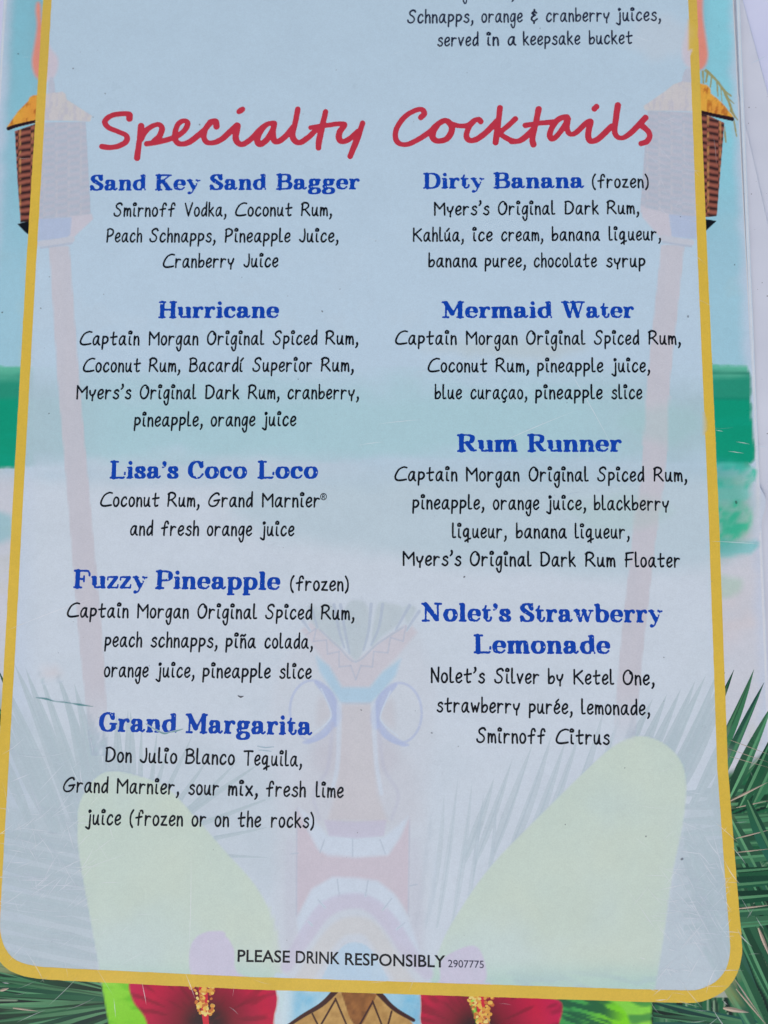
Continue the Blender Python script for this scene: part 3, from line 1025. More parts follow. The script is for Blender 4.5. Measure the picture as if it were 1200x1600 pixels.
for p, r in (([(1101, 108), (1116, 122), (1130, 140), (1140, 162), (1146, 178), (1152, 187)], [2.2, 2.2, 1.2]), ([(1140, 162), (1146, 185), (1151, 213)], [1.8, 1]), ([(1106, 112), (1103, 128)], 1.4),
             ([(1112, 118), (1110, 136)], 1.2), ([(1120, 128), (1122, 150)], 1.2), ([(1126, 134), (1128, 158)], 1), ([(1132, 198), (1134, 222)], 1), ([(1128, 138), (1142, 150)], 1.2),
             ([(1136, 152), (1147, 162)], 1.0), ([(1142, 168), (1140, 180)], 1.0), ([(1098, 112), (1099, 130)], 1.4)):
    sp_.line(p, r, C(150, 140, 84), h=1.2, soft=1.2, rough=.8, alpha=.9)
sp_.build('palm_sprig', menu, 31)

# ---------------------------------------------------------------- yellow border
bd = Ink()
left = np.array([(77.5, -60), (74, 0), (49.5, 400), (27, 800), (16.5, 1000), (5, 1200), (-3, 1330), (-8, 1420)])
corner_l = crom([(-8, 1420), (-9, 1452), (-2, 1482), (14, 1504), (36, 1515), (62, 1520)], 6)
bottom = np.array([(62, 1520), (100, 1522.5), (400, 1536.5), (800, 1549), (1000, 1555.5), (1062, 1557)])
corner_r = crom([(1062, 1557), (1092, 1556), (1122, 1543), (1142, 1520), (1150, 1490), (1149, 1460)], 6)
right = np.array([(1149, 1460), (1144, 1400), (1129, 1200), (1115, 800), (1097.5, 400), (1082, 0), (1080, -60)])
full = np.vstack([left, corner_l[1:], bottom[1:], corner_r[1:], right[1:]])
dist = np.concatenate([[0], np.cumsum(np.hypot(*np.diff(full, axis=0).T))])
tt = np.linspace(0, dist[-1], 420)
cl = np.stack([np.interp(tt, dist, full[:, 0]), np.interp(tt, dist, full[:, 1])], 1)
hw = np.interp(cl[:, 1], [0, 400, 1200, 1500, 1540], [6.8, 7.6, 8.4, 9.4, 9.8])
tg = np.gradient(cl, axis=0)
tg /= np.linalg.norm(tg, axis=1)[:, None]
nr = np.stack([-tg[:, 1], tg[:, 0]], 1)
cols = 5
V, cc = [], []
for k in range(cols):
    u = (k / (cols - 1) - .5) * 2
    wob = (fbm(cl[:, 0], cl[:, 1], 9, 31 + k, 2) - .5) * .8 * (abs(u) > .9)
    V.append(cl + nr * (hw * u + wob)[:, None])
V = np.stack(V, 1)
fade = fbm(V[..., 0].ravel(), V[..., 1].ravel(), 60, 17)
cc = mixc(C(203, 172, 70), C(210, 178, 78), fade)
cc = mixc(cc, C(188, 162, 86), sstep(350, 0, V[..., 1].ravel()) * .5)
N = len(cl)
bd.add(V.reshape(-1, 2), [[i * cols + k, i * cols + k + 1, (i + 1) * cols + k + 1, (i + 1) * cols + k] for i in range(N - 1) for k in range(cols - 1)], cc)
bd.build('border', menu, 38, TXT)

# from here on the canvas holds the finished print: panel screened back, border on top
_P = to_plane(np.stack([CANX.ravel(), CANY.ravel()], 1))
_d = [(_P[:, 0] * a + _P[:, 1] * b_ + c_ + 66 * PX) for a, b_, c_ in HP]
_ins = np.hypot(np.maximum(np.maximum(_d[0], _d[1]), 0), np.maximum(_d[2], 0)) < 66 * PX
CANVAS[:] = mixc(CANVAS, PANEL, (_ins * SCREEN).reshape(CANX.shape))
_o = np.full(CANX.shape, 1e9)
for q0, q1, w0, w1 in zip(cl[:-1:4], cl[4::4], hw[:-1:4], hw[4::4]):
    i0, i1 = sorted((q0[0], q1[0]))
    j0, j1 = sorted((q0[1], q1[1]))
    i0, i1 = max(0, int((i0 - 20 - CX0) / CH)), max(1, int((i1 + 20 - CX0) / CH))
    j0, j1 = max(0, int((j0 - 20 - CY0) / CH)), max(1, int((j1 + 20 - CY0) / CH))
    seg_field(CANX[j0:j1, i0:i1], CANY[j0:j1, i0:i1], np.array([q0, q1]), (w0, w1), _o[j0:j1, i0:i1])
CANVAS[:] = mixc(CANVAS, C(200, 171, 78), (_o < 0) * 1.0)

# ================================================================== lettering
# pen hand for the descriptions: strokes through points, x-height 10, capitals about 15
HAND = {
    'a': "6.2,8.6 4.6,9.8 2.2,8.4 .5,4.6 .9,1.2 2.4,.2 4.3,1.9 5.9,6.4 6.5,9.2|6.5,9.3 6.2,5 6.5,1.4 7.9,.2",
    'b': "1,15.4 .9,8 .9,.4|.9,1.2 2.6,.2 5,.9 6.7,4 6,7 4.2,7.6 2.2,6 .9,4.2",
    'c': "6.2,7.9 5.2,9.7 3,9.3 .9,6 .7,2.4 2.4,.2 4.6,.6 6.4,2.6",
    'd': "6,8.4 4.4,9.4 2,7.6 .6,3.6 1.5,.5 3.4,.6 5.4,3.6 6.4,7.6|6.6,15.8 6.4,8 6.6,.1",
    'e': "1,4.4 4,5 6.2,7 5.6,9.4 3.6,9.7 1.4,7.2 .6,3.6 1.8,.6 4,.2 6.4,2.2",
    'f': "7.6,12.4 7,14.4 5.4,14.7 4,12.6 3.4,7 3.1,0|.3,7.3 6.8,8.5",
    'g': "5.9,8.4 4.4,9.6 2.2,8.4 .6,4.6 1,1.4 2.4,.6 4.2,2.2 5.7,6 6.2,9|6.3,9.4 6,3 5.6,-3.4 4.6,-6.3 2.9,-6.7 1.5,-4.2 1.2,-3",
    'h': "1,15.4 .9,8 .8,0|.9,5 2.8,8.8 4.8,9.2 5.8,6.6 5.9,0",
    'ı': "1.3,9.2 1,4 1.3,.9 2.9,.2",
    'i': "1.6,9.2 1.3,4 1.6,.9 3.2,.2|.5,12.4 .5,14 1.9,15 3.5,14.2 3.3,12.7 1.9,12.3",
    'j': "3.4,9.4 3.2,3 2.9,-3 1.6,-4.4 -1.2,-2.6|2.4,12.6 2.1,13.6 3,14.2 3.9,13.4 3.2,12.5 2.4,12.7",
    'k': "1,15.2 .9,8 1,0|6,9.6 1.2,4.2|2.4,5.4 6.8,0",
    'l': "1.2,15.2 1,8 1,1.6 1.8,.2 4,.6",
    'm': "1,9.2 .8,0|.9,5.2 2.5,8.6 4,8.4 4.5,5 4.5,.8|4.5,5 6.1,8.6 7.7,8.2 8.3,5 8.5,0",
    'n': "1,9.4 .9,5 1,0|.9,4.6 2.8,8.6 4.8,9 5.8,6 6.1,0",
    'o': "4.8,9.2 3,9.7 1.1,7.4 .6,3.6 2,.4 4.4,.5 6.2,3.6 6,7.4 4.6,9.4",
    'p': "1.4,9.4 1.2,3 .8,-4.6|1.3,7.4 3.4,9.2 6,8.4 7,5.6 5.4,2.6 3,1.8 1.2,2.6",
    'q': "5.9,8.6 4.2,9.6 1.8,8 .6,4.8 1.2,2 3,1.4 5,4 6,8.4|6.2,9 5.8,3 5.6,-4.6|2.2,-3.8 5.6,-1.8 8.6,-.8",
    'r': "1.2,9.4 1,5 .9,0|1,4.6 2.4,7.8 4.4,9.2 6.3,8.5",
    's': "5.6,8.3 4.2,9.6 1.8,8.4 1.5,6.6 4.2,5 5.8,3 4.6,.6 2.4,0 .2,1.4",
    't': "3.2,13.8 2.8,8 2.8,2 3.8,.2 6,1|.2,8.2 3,8.6 7,9.2",
    'u': "1,9.2 .8,4 1.6,.7 3.4,.6 5.2,3.4 6,8|6.2,9.4 6,4 6.2,1 7.4,.1",
    'v': ".4,9.4 1.6,5 2.9,.2|2.9,.2 4.6,5.4 6.4,9.6",
    'w': ".5,9.2 2.3,.4|2.3,.4 4.5,6.6|4.5,6.6 6.3,.6|6.3,.6 8.8,9.6",
    'x': ".4,9.2 6.4,.2|6.2,9.4 .4,0",
    'y': ".4,8.6 .9,5.2 2.4,3.6 4.4,4.6|6.6,9.4 5.4,5.6 3.8,2.4 3.5,-2",
    'z': ".6,8.8 5.8,9.2|5.8,9.2 .6,.6|.6,.6 6.6,.4",
    ',': "1.7,1.3 2,.2 1.6,-2 .3,-3.6",
    "'": "2,15.4 2.5,14.2 2,12 .6,10.4",
    '(': "3.8,15 1.5,11 .7,6 1.4,1 3.2,-2.2",
    ')': ".6,15 2.6,11 3.3,6 2.6,1 .6,-2.2",
    '&': "5.8,10.4 3.6,11.6 1.6,9.8 4.2,7.8 1.4,5.6 .8,2.6 3.2,.9 6.4,3.2|3.8,14.2 3.6,11.6|3.3,1 3.1,-1.8",
    'S': "9.6,13 8.4,14.7 5.6,14.6 3,12.4 3.6,9.6 6.8,7.4 8.4,4.4 6.6,1 3.4,.2 1,1.4 .6,3.2",
    'V': ".4,14.4 2.6,7 4.7,.4|4.7,.4 7,8 9.4,15",
    'C': "13.4,14.2 9.8,14.6 4.8,12 1.4,6.4 1,2.4 3.6,.4 8.4,.6 12.8,1.4",
    'R': "1.3,14 .9,7 .4,.4|.4,13.2 3.6,14.9 7.4,13.8 8.2,10.8 5.6,8 1.4,6.4|4.2,7.2 9.8,.4",
    'P': "1.4,14.2 1.2,7 .8,0|.6,13.4 4.2,14.8 8,13 8,9.4 5,6.8 1.4,6.2",
    'J': "5.8,14.4 6.2,8 5.4,2.4 3.6,.3 1.2,1.2 .2,2.6",
    'M': ".9,0 .8,14.2|.8,14.2 6.2,7|6.2,7 11.6,13.4|11.6,13.4 11.9,0",
    'O': "8.6,11.2 7.8,11.8 8.4,12.9 6,14.9 2.8,12.8 .8,8 1.6,2.4 4.6,.2 8,2 10,7 9.6,11.4 8,13.4",
    'B': "1.4,14.4 1.2,7 .6,.4|.5,13.8 4.4,14.9 8,13 7.4,9.8 3,8.2|3,8.2 8,7.4 9.2,4 7,1 3,.2 .6,.6",
    'D': "1.2,14.4 1,7 .8,.6|.4,13.8 4.4,14.6 8.6,12 9.8,7.4 7.8,2.6 3.6,.3 .6,.8",
    'G': "12.2,12.8 11,14.3 7.6,13.8 3.2,10 1,5 2,1.4 5.2,.2 9.2,1.4 11.6,4.4 11.8,6.6|7,6.2 13.2,7.2",
    'T': ".4,13.8 5,14.2 10.4,14|5.4,14 5,7 5,0",
    'K': "1,14.6 .8,0|10,13.8 1,6.6|3.2,8 10.4,.2",
    'F': "1.6,14.2 1.4,7 .9,0|1.4,14 5,14.6 9.4,15|.2,7.4 4,7.6 7.6,8",
    'N': "1,0 1,14.6|1,14.6 7.8,.6|7.8,.6 8.4,15.4",
}
HAND['ú'] = HAND['u'] + "|3,11.2 5.8,14.2"
HAND['í'] = HAND['ı'] + "|1.4,11.6 4.2,14.6"
HAND['é'] = HAND['e'] + "|2.6,11.6 5.4,14.4"
HAND['ñ'] = HAND['n'] + "|.6,12 2,13.4 4,12.2 5.6,13.6"
HAND['ç'] = HAND['c'] + "|3.6,.2 4.6,-1.8 3.4,-3.6 1.8,-3.4"


def parse(s):
    return [tuple(float(q) for q in p.split(',')) for p in s.split()]


# slab letter for the drink names: capitals 15, x-height 10.
# T x y0 y1 stem / H x0 x1 y slab / D a b r bar / C curve, heavier where it runs upright / O point r blob / L curve r
def sb(x0, x1):
    return "H %g %g .7;" % (x0, x1)


SLAB = {
    'H': "T 3.6 0 15;T 12.6 0 15;H .8 6.4 .7;H .8 6.4 14.3;H 9.8 15.4 .7;H 9.8 15.4 14.3;H 3.6 12.6 7.6",
    'S': "C 9.8,10.8 8.4,13.6 5.8,14.4 3.2,13.2 2.4,10.8 4,8.6;D 3.6,9.4 8.8,6 1.75;C 8.6,6.6 10.2,4.6 9.4,1.8 6.8,.7 4,1.2 1.8,3.8;D 10.4,14.4 10.4,10.4 .75;D 1.4,.7 1.4,4.8 .75",
    'K': "T 3.6 0 15;H .8 6.6 .7;H .8 14.2 14.3;D 12.4,14 4.6,6.6 .7;D 7,8.8 12.2,1.4 1.75;H 9.6 15.2 .7",
    'B': "T 3.8 0 15;H .8 6 .7;H .8 6 14.3;C 5,14.4 8.6,14.4 11.2,13.4 11.8,11.2 10.6,8.8 5,7.8;C 5,7.8 10,7.6 12.6,6 12.8,3.6 11,1.2 5,.7",
    'D': "T 3.8 0 15;H .8 6 .7;H .8 6 14.3;C 5,14.4 9,14.2 12.2,12.4 13.6,8.6 13.4,5.4 11.8,2.4 9,.9 5,.7",
    'L': "T 3.8 0 15;H .8 7.4 14.3;H .8 12.2 .8;L 12.2,1 13,2.6 13.2,5.2 .8",
    'C': "C 11.2,10.6 9.8,13.4 7,14.4 4,12.8 2.4,9.4 2.4,5.4 4,2.2 7,.75;L 6.9,.8 10,1.1 12.4,3.8 .75;D 11.8,14.3 11.9,10.2 .75",
    'F': "T 3.8 0 15;H .8 12 14.2;L 12,14 12.8,12.4 13,10.4 .75;H 3.8 8.8 7.6;D 8.8,9.8 8.8,5.4 .75;H .8 7.4 .7",
    'P': "T 3.8 0 15;H .8 7.4 .7;H .8 5 14.3;C 5,14.4 9.4,14.2 12,12.6 12.2,9.6 10,7.4 5,6.8",
    'G': "C 11.2,10.8 9.8,13.4 7,14.4 4,12.8 2.4,9.4 2.4,5.4 4,2.2 7,.7 10,1.2 11.6,2.6;D 11.8,14.3 11.9,10.4 .75;T 12 1.8 5.8;H 9 14.6 6.2",
    'M': "D 3.4,.8 3.6,14 .75;D 3.4,13.6 8.6,4 1.9;D 9,3.4 14,13.8 .8;T 14.8 0 15;H .8 6 .7;H .4 4 14.3;H 12 17.6 .7;H 14.6 17.8 14.3",
    'W': "D 3.4,14 7.2,1.6 1.75;D 10.8,13.6 7.6,1.4 .75;D 10.6,14 14.2,1.6 1.75;D 18.4,14 14.6,1.4 .75;H .6 20.4 14.3",
    'R': "T 3.8 0 15;H .8 6.8 .7;H .8 5 14.3;C 5,14.4 9.2,14.2 11.6,13 12,10.8 10.4,8.4 5,7.6;D 8,7.6 11.4,2.2 1.7;L 11.4,1.8 12.8,.9 14.4,1.4 .9",
    'N': "D 3.6,.8 3.6,14 .75;D 3.4,13.8 12,2 1.9;D 13,14 13,1.2 .8;H .8 6.6 .7;H .4 4 14.3;H 10.4 16 14.3",
    'a': "C 2.6,7.6 3.4,9.2 5.6,9.7 7.6,8.9 8.2,6.8;T 8.2 1.8 7;L 8.4,2.2 9.2,1 10.6,.9 11.6,2 .75;C 8.2,5.7 5.6,5.4 3.2,4.6 2.4,2.8 3.4,1 5.6,.9 8,2.6;O 3,7.4 1.5",
    'b': "T 3 .8 14.6;H .6 3 14;C 3,7.4 4.8,9.3 7,9.5 9.4,8.2 10.2,5.2 9.2,2 7,.8 4.8,1 3,2.6",
    'c': "C 8.4,7.6 7.6,9.2 5.6,9.7 3.2,8.6 2.2,5.2 3,2 5.4,.75;L 5.3,.8 7.6,1 9.2,2.8 .75;O 8,7.6 1.4",
    'd': "T 9.4 .6 14.6;H 7 9.4 14;H 9.4 11.8 .7;C 9.4,7.6 7.6,9.4 5.6,9.5 3.2,8.2 2.2,5.2 3.2,2 5.4,.8 7.6,1.1 9.4,2.8",
    'e': "D 2.4,5.6 9.2,5.6 .6;C 9,6 8.3,8.6 5.9,9.7 3.3,8.6 2.2,5.2 3,2 5.5,.75;L 5.4,.8 7.6,.9 9.5,2.6 .75",
    'g': "C 5,9.7 2.9,9 2.3,7 3,5.1 5,4.4 7.2,5.1 7.8,7 7.2,9 5,9.7;L 7,8.6 8.4,9.6 9.8,9.5 .65;O 9.8,9 1.1;C 3.2,4.7 1.9,3.4 2.3,2 4.4,1.5 7.6,1.2 9.2,-.4 8.6,-2.7 5.4,-3.8 2.4,-3.2 1.5,-1.6 2.2,-.2 3.6,.6",
    'i': "T 3.2 .6 9.6;H .8 3.2 9.4;H .6 5.8 .7;O 3.2,13.3 1.7",
    'l': "T 3.2 .6 14.6;H .8 3.2 14.1;H .6 6 .7",
    'm': "T 3.2 .6 9.6;H .8 3.2 9.4;H .8 5.6 .7;C 3.2,6.4 4.8,8.8 6.8,9.6 8.4,8.7 9,6.4;T 9 .6 7;H 7 11.2 .7;C 9,6.4 10.6,8.8 12.6,9.6 14.2,8.7 14.8,6.4;T 14.8 .6 7;H 12.8 17.2 .7",
    'n': "T 3.2 .6 9.6;H .8 3.2 9.4;H .8 5.8 .7;C 3.2,6.4 4.8,8.8 7,9.6 8.8,8.7 9.4,6.4;T 9.4 .6 7;H 7.2 11.8 .7",
    'o': "C 6,9.7 3.4,8.8 2.2,5.2 3.4,1.8 6,.7 8.6,1.8 9.8,5.2 8.6,8.8 6,9.7",
    'p': "T 3.2 -3.6 9.6;H .8 3.2 9.4;H .8 6.2 -3.8;C 3.2,7.4 5,9.3 7.2,9.5 9.6,8.2 10.4,5.2 9.4,2 7.2,.8 5,1 3.2,2.8",
    'r': "T 3.2 .6 9.6;H .8 3.2 9.4;H .8 6.2 .7;C 3.2,6 4.8,8.6 7,9.6 8.4,9.2;O 8.4,8.5 1.4",
    's': "C 7.8,7.6 6.8,9.3 5,9.7 3,9 2.6,7.4 3.6,6.1;D 3.7,6.3 6.8,4.5 1.35;C 6.8,4.7 8,3 7.2,1.3 5,.7 3,1.3 1.9,3;D 8.2,9.6 8.2,7.3 .65;D 1.6,.7 1.6,3.2 .65",
    't': "T 3.8 2.6 9.6;L 2,9.6 3.4,11 4,12.8 .75;H 1 7.4 9.4;L 3.8,2.8 4.6,1 6.2,.8 7.6,1.8 7.9,3.4 .9",
    'u': "T 3.2 2.6 9.6;H .8 3.2 9.4;L 3.2,3 4,1.2 5.8,.8 7.8,1.4 9.2,3.2 .95;T 9.6 .6 9.6;H 7.2 9.6 9.4;H 9.6 12 .7",
    'w': "D 3.2,9.4 5.9,1.6 1.5;D 9,9 6,1.2 .65;D 8.8,9.4 11.5,1.6 1.5;D 14.8,9.2 11.7,1.2 .65;H .8 5.6 9.4;H 7.2 11 9.4;H 12.8 16.6 9.4",
    'y': "D 3.2,9.2 6.6,2 1.5;D 10.4,9.2 6.4,0 .7;L 6.5,.4 5.4,-2.2 3.6,-3.3 .7;O 3,-2.6 1.45;H .8 5.6 9.4;H 8.4 12 9.4",
    'z': "D 1.6,9.3 8.8,9.3 .75;D 1.6,.8 9.2,.8 .75;D 8,8.8 2.8,1.2 1.5;D 1.4,9.2 1.4,7 .65;D 9.4,.9 9.6,3.2 .65",
    "'": "O 2.6,13.3 1.7;L 3.7,13.2 3.4,11.4 1.6,9.6 .85",
}


def hand_strokes(ch):
    out = []
    for k, s in enumerate(HAND[ch].split('|')):
        p = crom(parse(s), 6)
        r = np.full(len(p), 1.03)
        if ch in ",'" or (ch == 'j' and k == 1):
            r = np.linspace(1.35, .8, len(p))
        elif len(p) > 4:
            r = 1.03 + .1 * np.sin(np.linspace(0, 5, len(p)) + ord(ch))
        out.append((p, r))
    return out


def slab_strokes(ch):
    out = []
    for it in SLAB[ch].split(';'):
        w = it.split()
        if not w:
            continue
        k, a = w[0], w[1:]
        if k == 'T':
            x, y0, y1 = map(float, a)
            p = np.array([(x, y0 + 1.2), (x, (y0 + y1) / 2), (x, y1 - 1.2)])
            r = np.array([1.9, 1.8, 1.9])
        elif k == 'H':
            x0, x1, y = map(float, a)
            p = np.array([(x0 + .5, y), (x1 - .5, y)])
            r = np.array([.84, .84])
        elif k == 'D':
            p = np.array(parse(' '.join(a[:2])))
            r = np.full(2, float(a[2]))
        elif k == 'O':
            p = np.array(parse(a[0]) * 2) + np.array([(0, 0), (.01, 0)])
            r = np.full(2, float(a[1]))
        elif k == 'L':
            p = crom(parse(' '.join(a[:-1])), 6)
            r = np.full(len(p), float(a[-1]))
        else:
            p = crom(parse(' '.join(a)), 7)
            g = np.gradient(p, axis=0)
            g = np.abs(g[:, 1]) / (np.hypot(g[:, 0], g[:, 1]) + 1e-9)
            r = .76 + 1.12 * g ** 1.5
        out.append((p, r))
    return out


CACHE = {}


def glyph(font, ch):
    if (font, ch) not in CACHE:
        hd = font == 'slab'
        st_ = slab_strokes(ch) if hd else hand_strokes(ch)
        f = stroke_field(st_, 3)
        h_ = .42 if hd else .4
        x0, y0, x1, y1 = f.box
        xs_, ys_ = np.arange(x0, x1 + h_, h_), np.arange(y0, y1 + h_, h_)
        X, Y = np.meshgrid(xs_, ys_)
        S = f(X, Y)
        if hd:                                # worn type: nibbled rims and small bare spots
            sd_ = ord(ch)
            S = S + .6 * (fbm(X, Y, 1.7, sd_, 3) - .53)
            bare = fbm(X, Y, 2.6, sd_ + 40, 2)
            S = np.maximum(S, (bare - .84) * 8)
        else:
            S = S + .22 * (fbm(X, Y, 2.0, ord(ch), 2) - .5)
        V, fc = contour_fill(S, xs_[0], ys_[0], h_)
        CACHE[font, ch] = (V, fc, V[:, 0].min(), V[:, 0].max())
    return CACHE[font, ch]


def lean(x):
    return -0.0567 + (x - 60) / 1030 * 0.1


KERN = {'C': -.9, 'r': .3, 'T': -.4, 'F': -.6}


def set_word(ink, font, text, x0, x1, ya, yb, size, col):
    """letters between photo columns x0..x1 on a baseline from ya (at x0) to yb (at x1); size = pixels per unit"""
    gl = [glyph(font, c) for c in text]
    W0 = sum(g_[3] - g_[2] for g_ in gl)
    gap = 1.15 if font == 'hand' else .55
    gaps = np.array([gap + KERN.get(c, 0) * (font == 'hand') for c in text[:-1]])
    full_w = W0 + gaps.sum()
    sx = np.clip((x1 - x0) / full_w, size * .86, size * 1.16)
    extra = ((x1 - x0) / sx - full_w) / max(1, len(text) - 1)
    x = 0
    for k, (V, fc, a, b_) in enumerate(gl):
        u, v_ = V[:, 0] - a + x, V[:, 1]
        px = x0 + u * sx
        base = ya + (yb - ya) * (px - x0) / max(1, x1 - x0)
        px = px - v_ * size * lean(px)
        ink.add(np.stack([px, base - v_ * size], 1), fc, col, 1.0)
        x += b_ - a + (gaps[k] + extra if k < len(gl) - 1 else 0)


BLACK = C(10, 14, 36)
BLUE = C(0, 68, 166)


def body_size(y):
    return (13.9 + (y - 330) * .0018) / 10 * .985


def head_size(y):
    return (24.6 + (y - 285) * .0066) / 15


def line_of(ink, font, words, ya, yb, size=None, col=None):
    xa, xb = words[0][1], words[-1][2]
    for t_, p, q in words:
        f = lambda x: ya + (yb - ya) * (x - xa) / (xb - xa)
        set_word(ink, font, t_, p, q, f(p), f(q), size or (head_size if font == 'slab' else body_size)(ya), BLACK if col is None else col)


def W(s):
    out = []
    for w in s.split(' '):
        t_, p, q = w.rsplit(':', 2)
        out.append((t_, float(p), float(q)))
    return out


DRINKS = [
    # (heading lines), (note), (description lines): words with their first and last photo column, baseline left and right
    ([("Sand:140:228 Key:242:313 Sand:327:416 Bagger:431:562", 298, 296)], None,
     [("Smirnoff:177:274 Vodka,:288:354 Coconut:367:457 Rum,:470:519", 338, 337), ("Peach:166:222 Schnapps,:233:337 Pineapple:351:454 Juice,:467:529", 378, 378),
      ("Cranberry:254:366 Juice:380:435", 418, 417)]),
    ([("Hurricane:247:436", 497, 497)], None,
     [("Captain:124:218 Morgan:232:310 Original:323:413 Spiced:426:496 Rum,:508:560", 539, 538), ("Coconut:129:220 Rum,:232:282 Bacardí:295:381 Superior:394:488 Rum,:501:553", 581, 580),
      ("Myers's:119:205 Original:218:307 Dark:320:374 Rum,:387:437 cranberry,:449:561", 623, 623), ("pineapple,:209:317 orange:329:399 juice:409:463", 666, 665)]),
    ([("Lisa's:171:279 Coco:293:386 Loco:402:497", 748, 748)], None,
     [("Coconut:156:249 Rum,:261:312 Grand:325:395 Marnier:409:500", 791, 792), ("and:203:239 fresh:251:311 orange:323:394 juice:406:460", 836, 837)]),
    ([("Fuzzy:114:230 Pineapple:242:438", 919, 922)], ("(frozen):453:545", 922, 923),
     [("Captain:104:201 Morgan:214:295 Original:308:402 Spiced:414:488 Rum,:501:554", 964, 968), ("peach:163:222 schnapps,:235:340 piña:352:400 colada,:413:489", 1010, 1013),
      ("orange:162:232 juice,:243:304 pineapple:316:423 slice:436:487", 1057, 1060)]),
    ([("Grand:154:276 Margarita:289:488", 1143, 1149)], None,
     [("Don:164:206 Julio:218:277 Blanco:289:367 Tequila,:380:472", 1190, 1197), ("Grand:98:169 Marnier,:182:280 sour:294:342 mix,:356:403 fresh:415:478 lime:493:537", 1237, 1246),
      ("juice:133:189 (frozen:202:286 or:299:322 on:335:358 the:371:408 rocks):423:491", 1288, 1293)]),
    ([("Dirty:661:757 Banana:771:913", 295, 294)], ("(frozen):925:1014", 293, 293),
     [("Myers's:678:765 Original:778:868 Dark:882:936 Rum,:948:999", 336, 334), ("Kahlúa,:645:725 ice:738:770 cream,:783:849 banana:862:938 liqueur,:951:1033", 377, 375),
      ("banana:669:746 puree,:757:822 chocolate:834:933 syrup:947:1009", 417, 417)]),
    ([("Mermaid:690:863 Water:877:991", 497, 497)], None,
     [("Captain:617:714 Morgan:728:809 Original:822:915 Spiced:928:999 Rum,:1013:1064", 538, 538), ("Coconut:668:762 Rum,:774:827 pineapple:839:943 juice,:955:1016", 581, 581),
      ("blue:679:722 curaçao,:735:824 pineapple:836:942 slice:955:1004", 623, 623)]),
    ([("Rum:714:809 Runner:824:972", 706, 706)], None,
     [("Captain:616:715 Morgan:728:812 Original:826:920 Spiced:933:1007 Rum,:1021:1074", 751, 752), ("pineapple,:644:757 orange:770:843 juice,:853:916 blackberry:928:1046", 795, 797),
      ("liqueur,:706:792 banana:806:886 liqueur,:898:984", 840, 841), ("Myers's:629:721 Original:734:831 Dark:844:900 Rum:914:962 Floater:976:1063", 883, 886)]),
    ([("Nolet's:658:799 Strawberry:812:1036", 971, 973), ("Lemonade:740:954", 1021, 1022)], None,
     [("Nolet's:673:758 Silver:772:843 by:856:881 Ketel:896:960 One,:973:1023", 1066, 1070), ("strawberry:682:813 purée,:826:895 lemonade,:908:1016", 1112, 1117),
      ("Smirnoff:744:853 Citrus:868:953", 1160, 1163)]),
]
for heads, note, desc in DRINKS:
    k = Ink()
    for words, ya, yb in heads:
        line_of(k, 'slab', W(words), ya, yb, col=BLUE)
    ho = k.build('heading', menu, 42, TXT)
    if note:
        k = Ink()
        line_of(k, 'hand', W(note[0]), note[1], note[2])
        k.build('heading_note', ho, 42, TXT)
    k = Ink()
    for words, ya, yb in desc:
        line_of(k, 'hand', W(words), ya, yb)
        if 'Marnier:409' in words:            # registered sign
            th = np.linspace(0, 2 * np.pi, 17)
            k.line([(505.5 + 4.6 * math.cos(a), 776 + 5 * math.sin(a)) for a in th], .6, BLACK, h=.6, n=2)
            k.line([(504, 779), (504, 773), (506.6, 773.4), (506.4, 775.8), (504.2, 776)], .55, BLACK, h=.5, n=3)
            k.line([(505.4, 776), (507.4, 779)], .55, BLACK, h=.5)
    k.build('description', menu, 42, TXT)
k = Ink()                                     # end of the entry above, cut by the photo's upper edge
set_word(k, 'hand', "g", 722, 731, -3.5, -3.5, 1.3, C(44, 52, 74))  # ink greyed on these top lines: reflected sky haze put into the colour
set_word(k, 'hand', ",", 799, 804, -2.5, -2.5, 1.3, C(44, 52, 74))
line_of(k, 'hand', W("Schnapps,:636:740 orange:752:817 &:829:841 cranberry:853:953 juices,:962:1033"), 36, 32, 1.33, C(40, 46, 66))
line_of(k, 'hand', W("served:683:748 in:760:780 a:793:807 keepsake:817:907 bucket:920:989"), 72, 68, 1.33, C(36, 42, 62))
k.build('description', menu, 42, TXT)

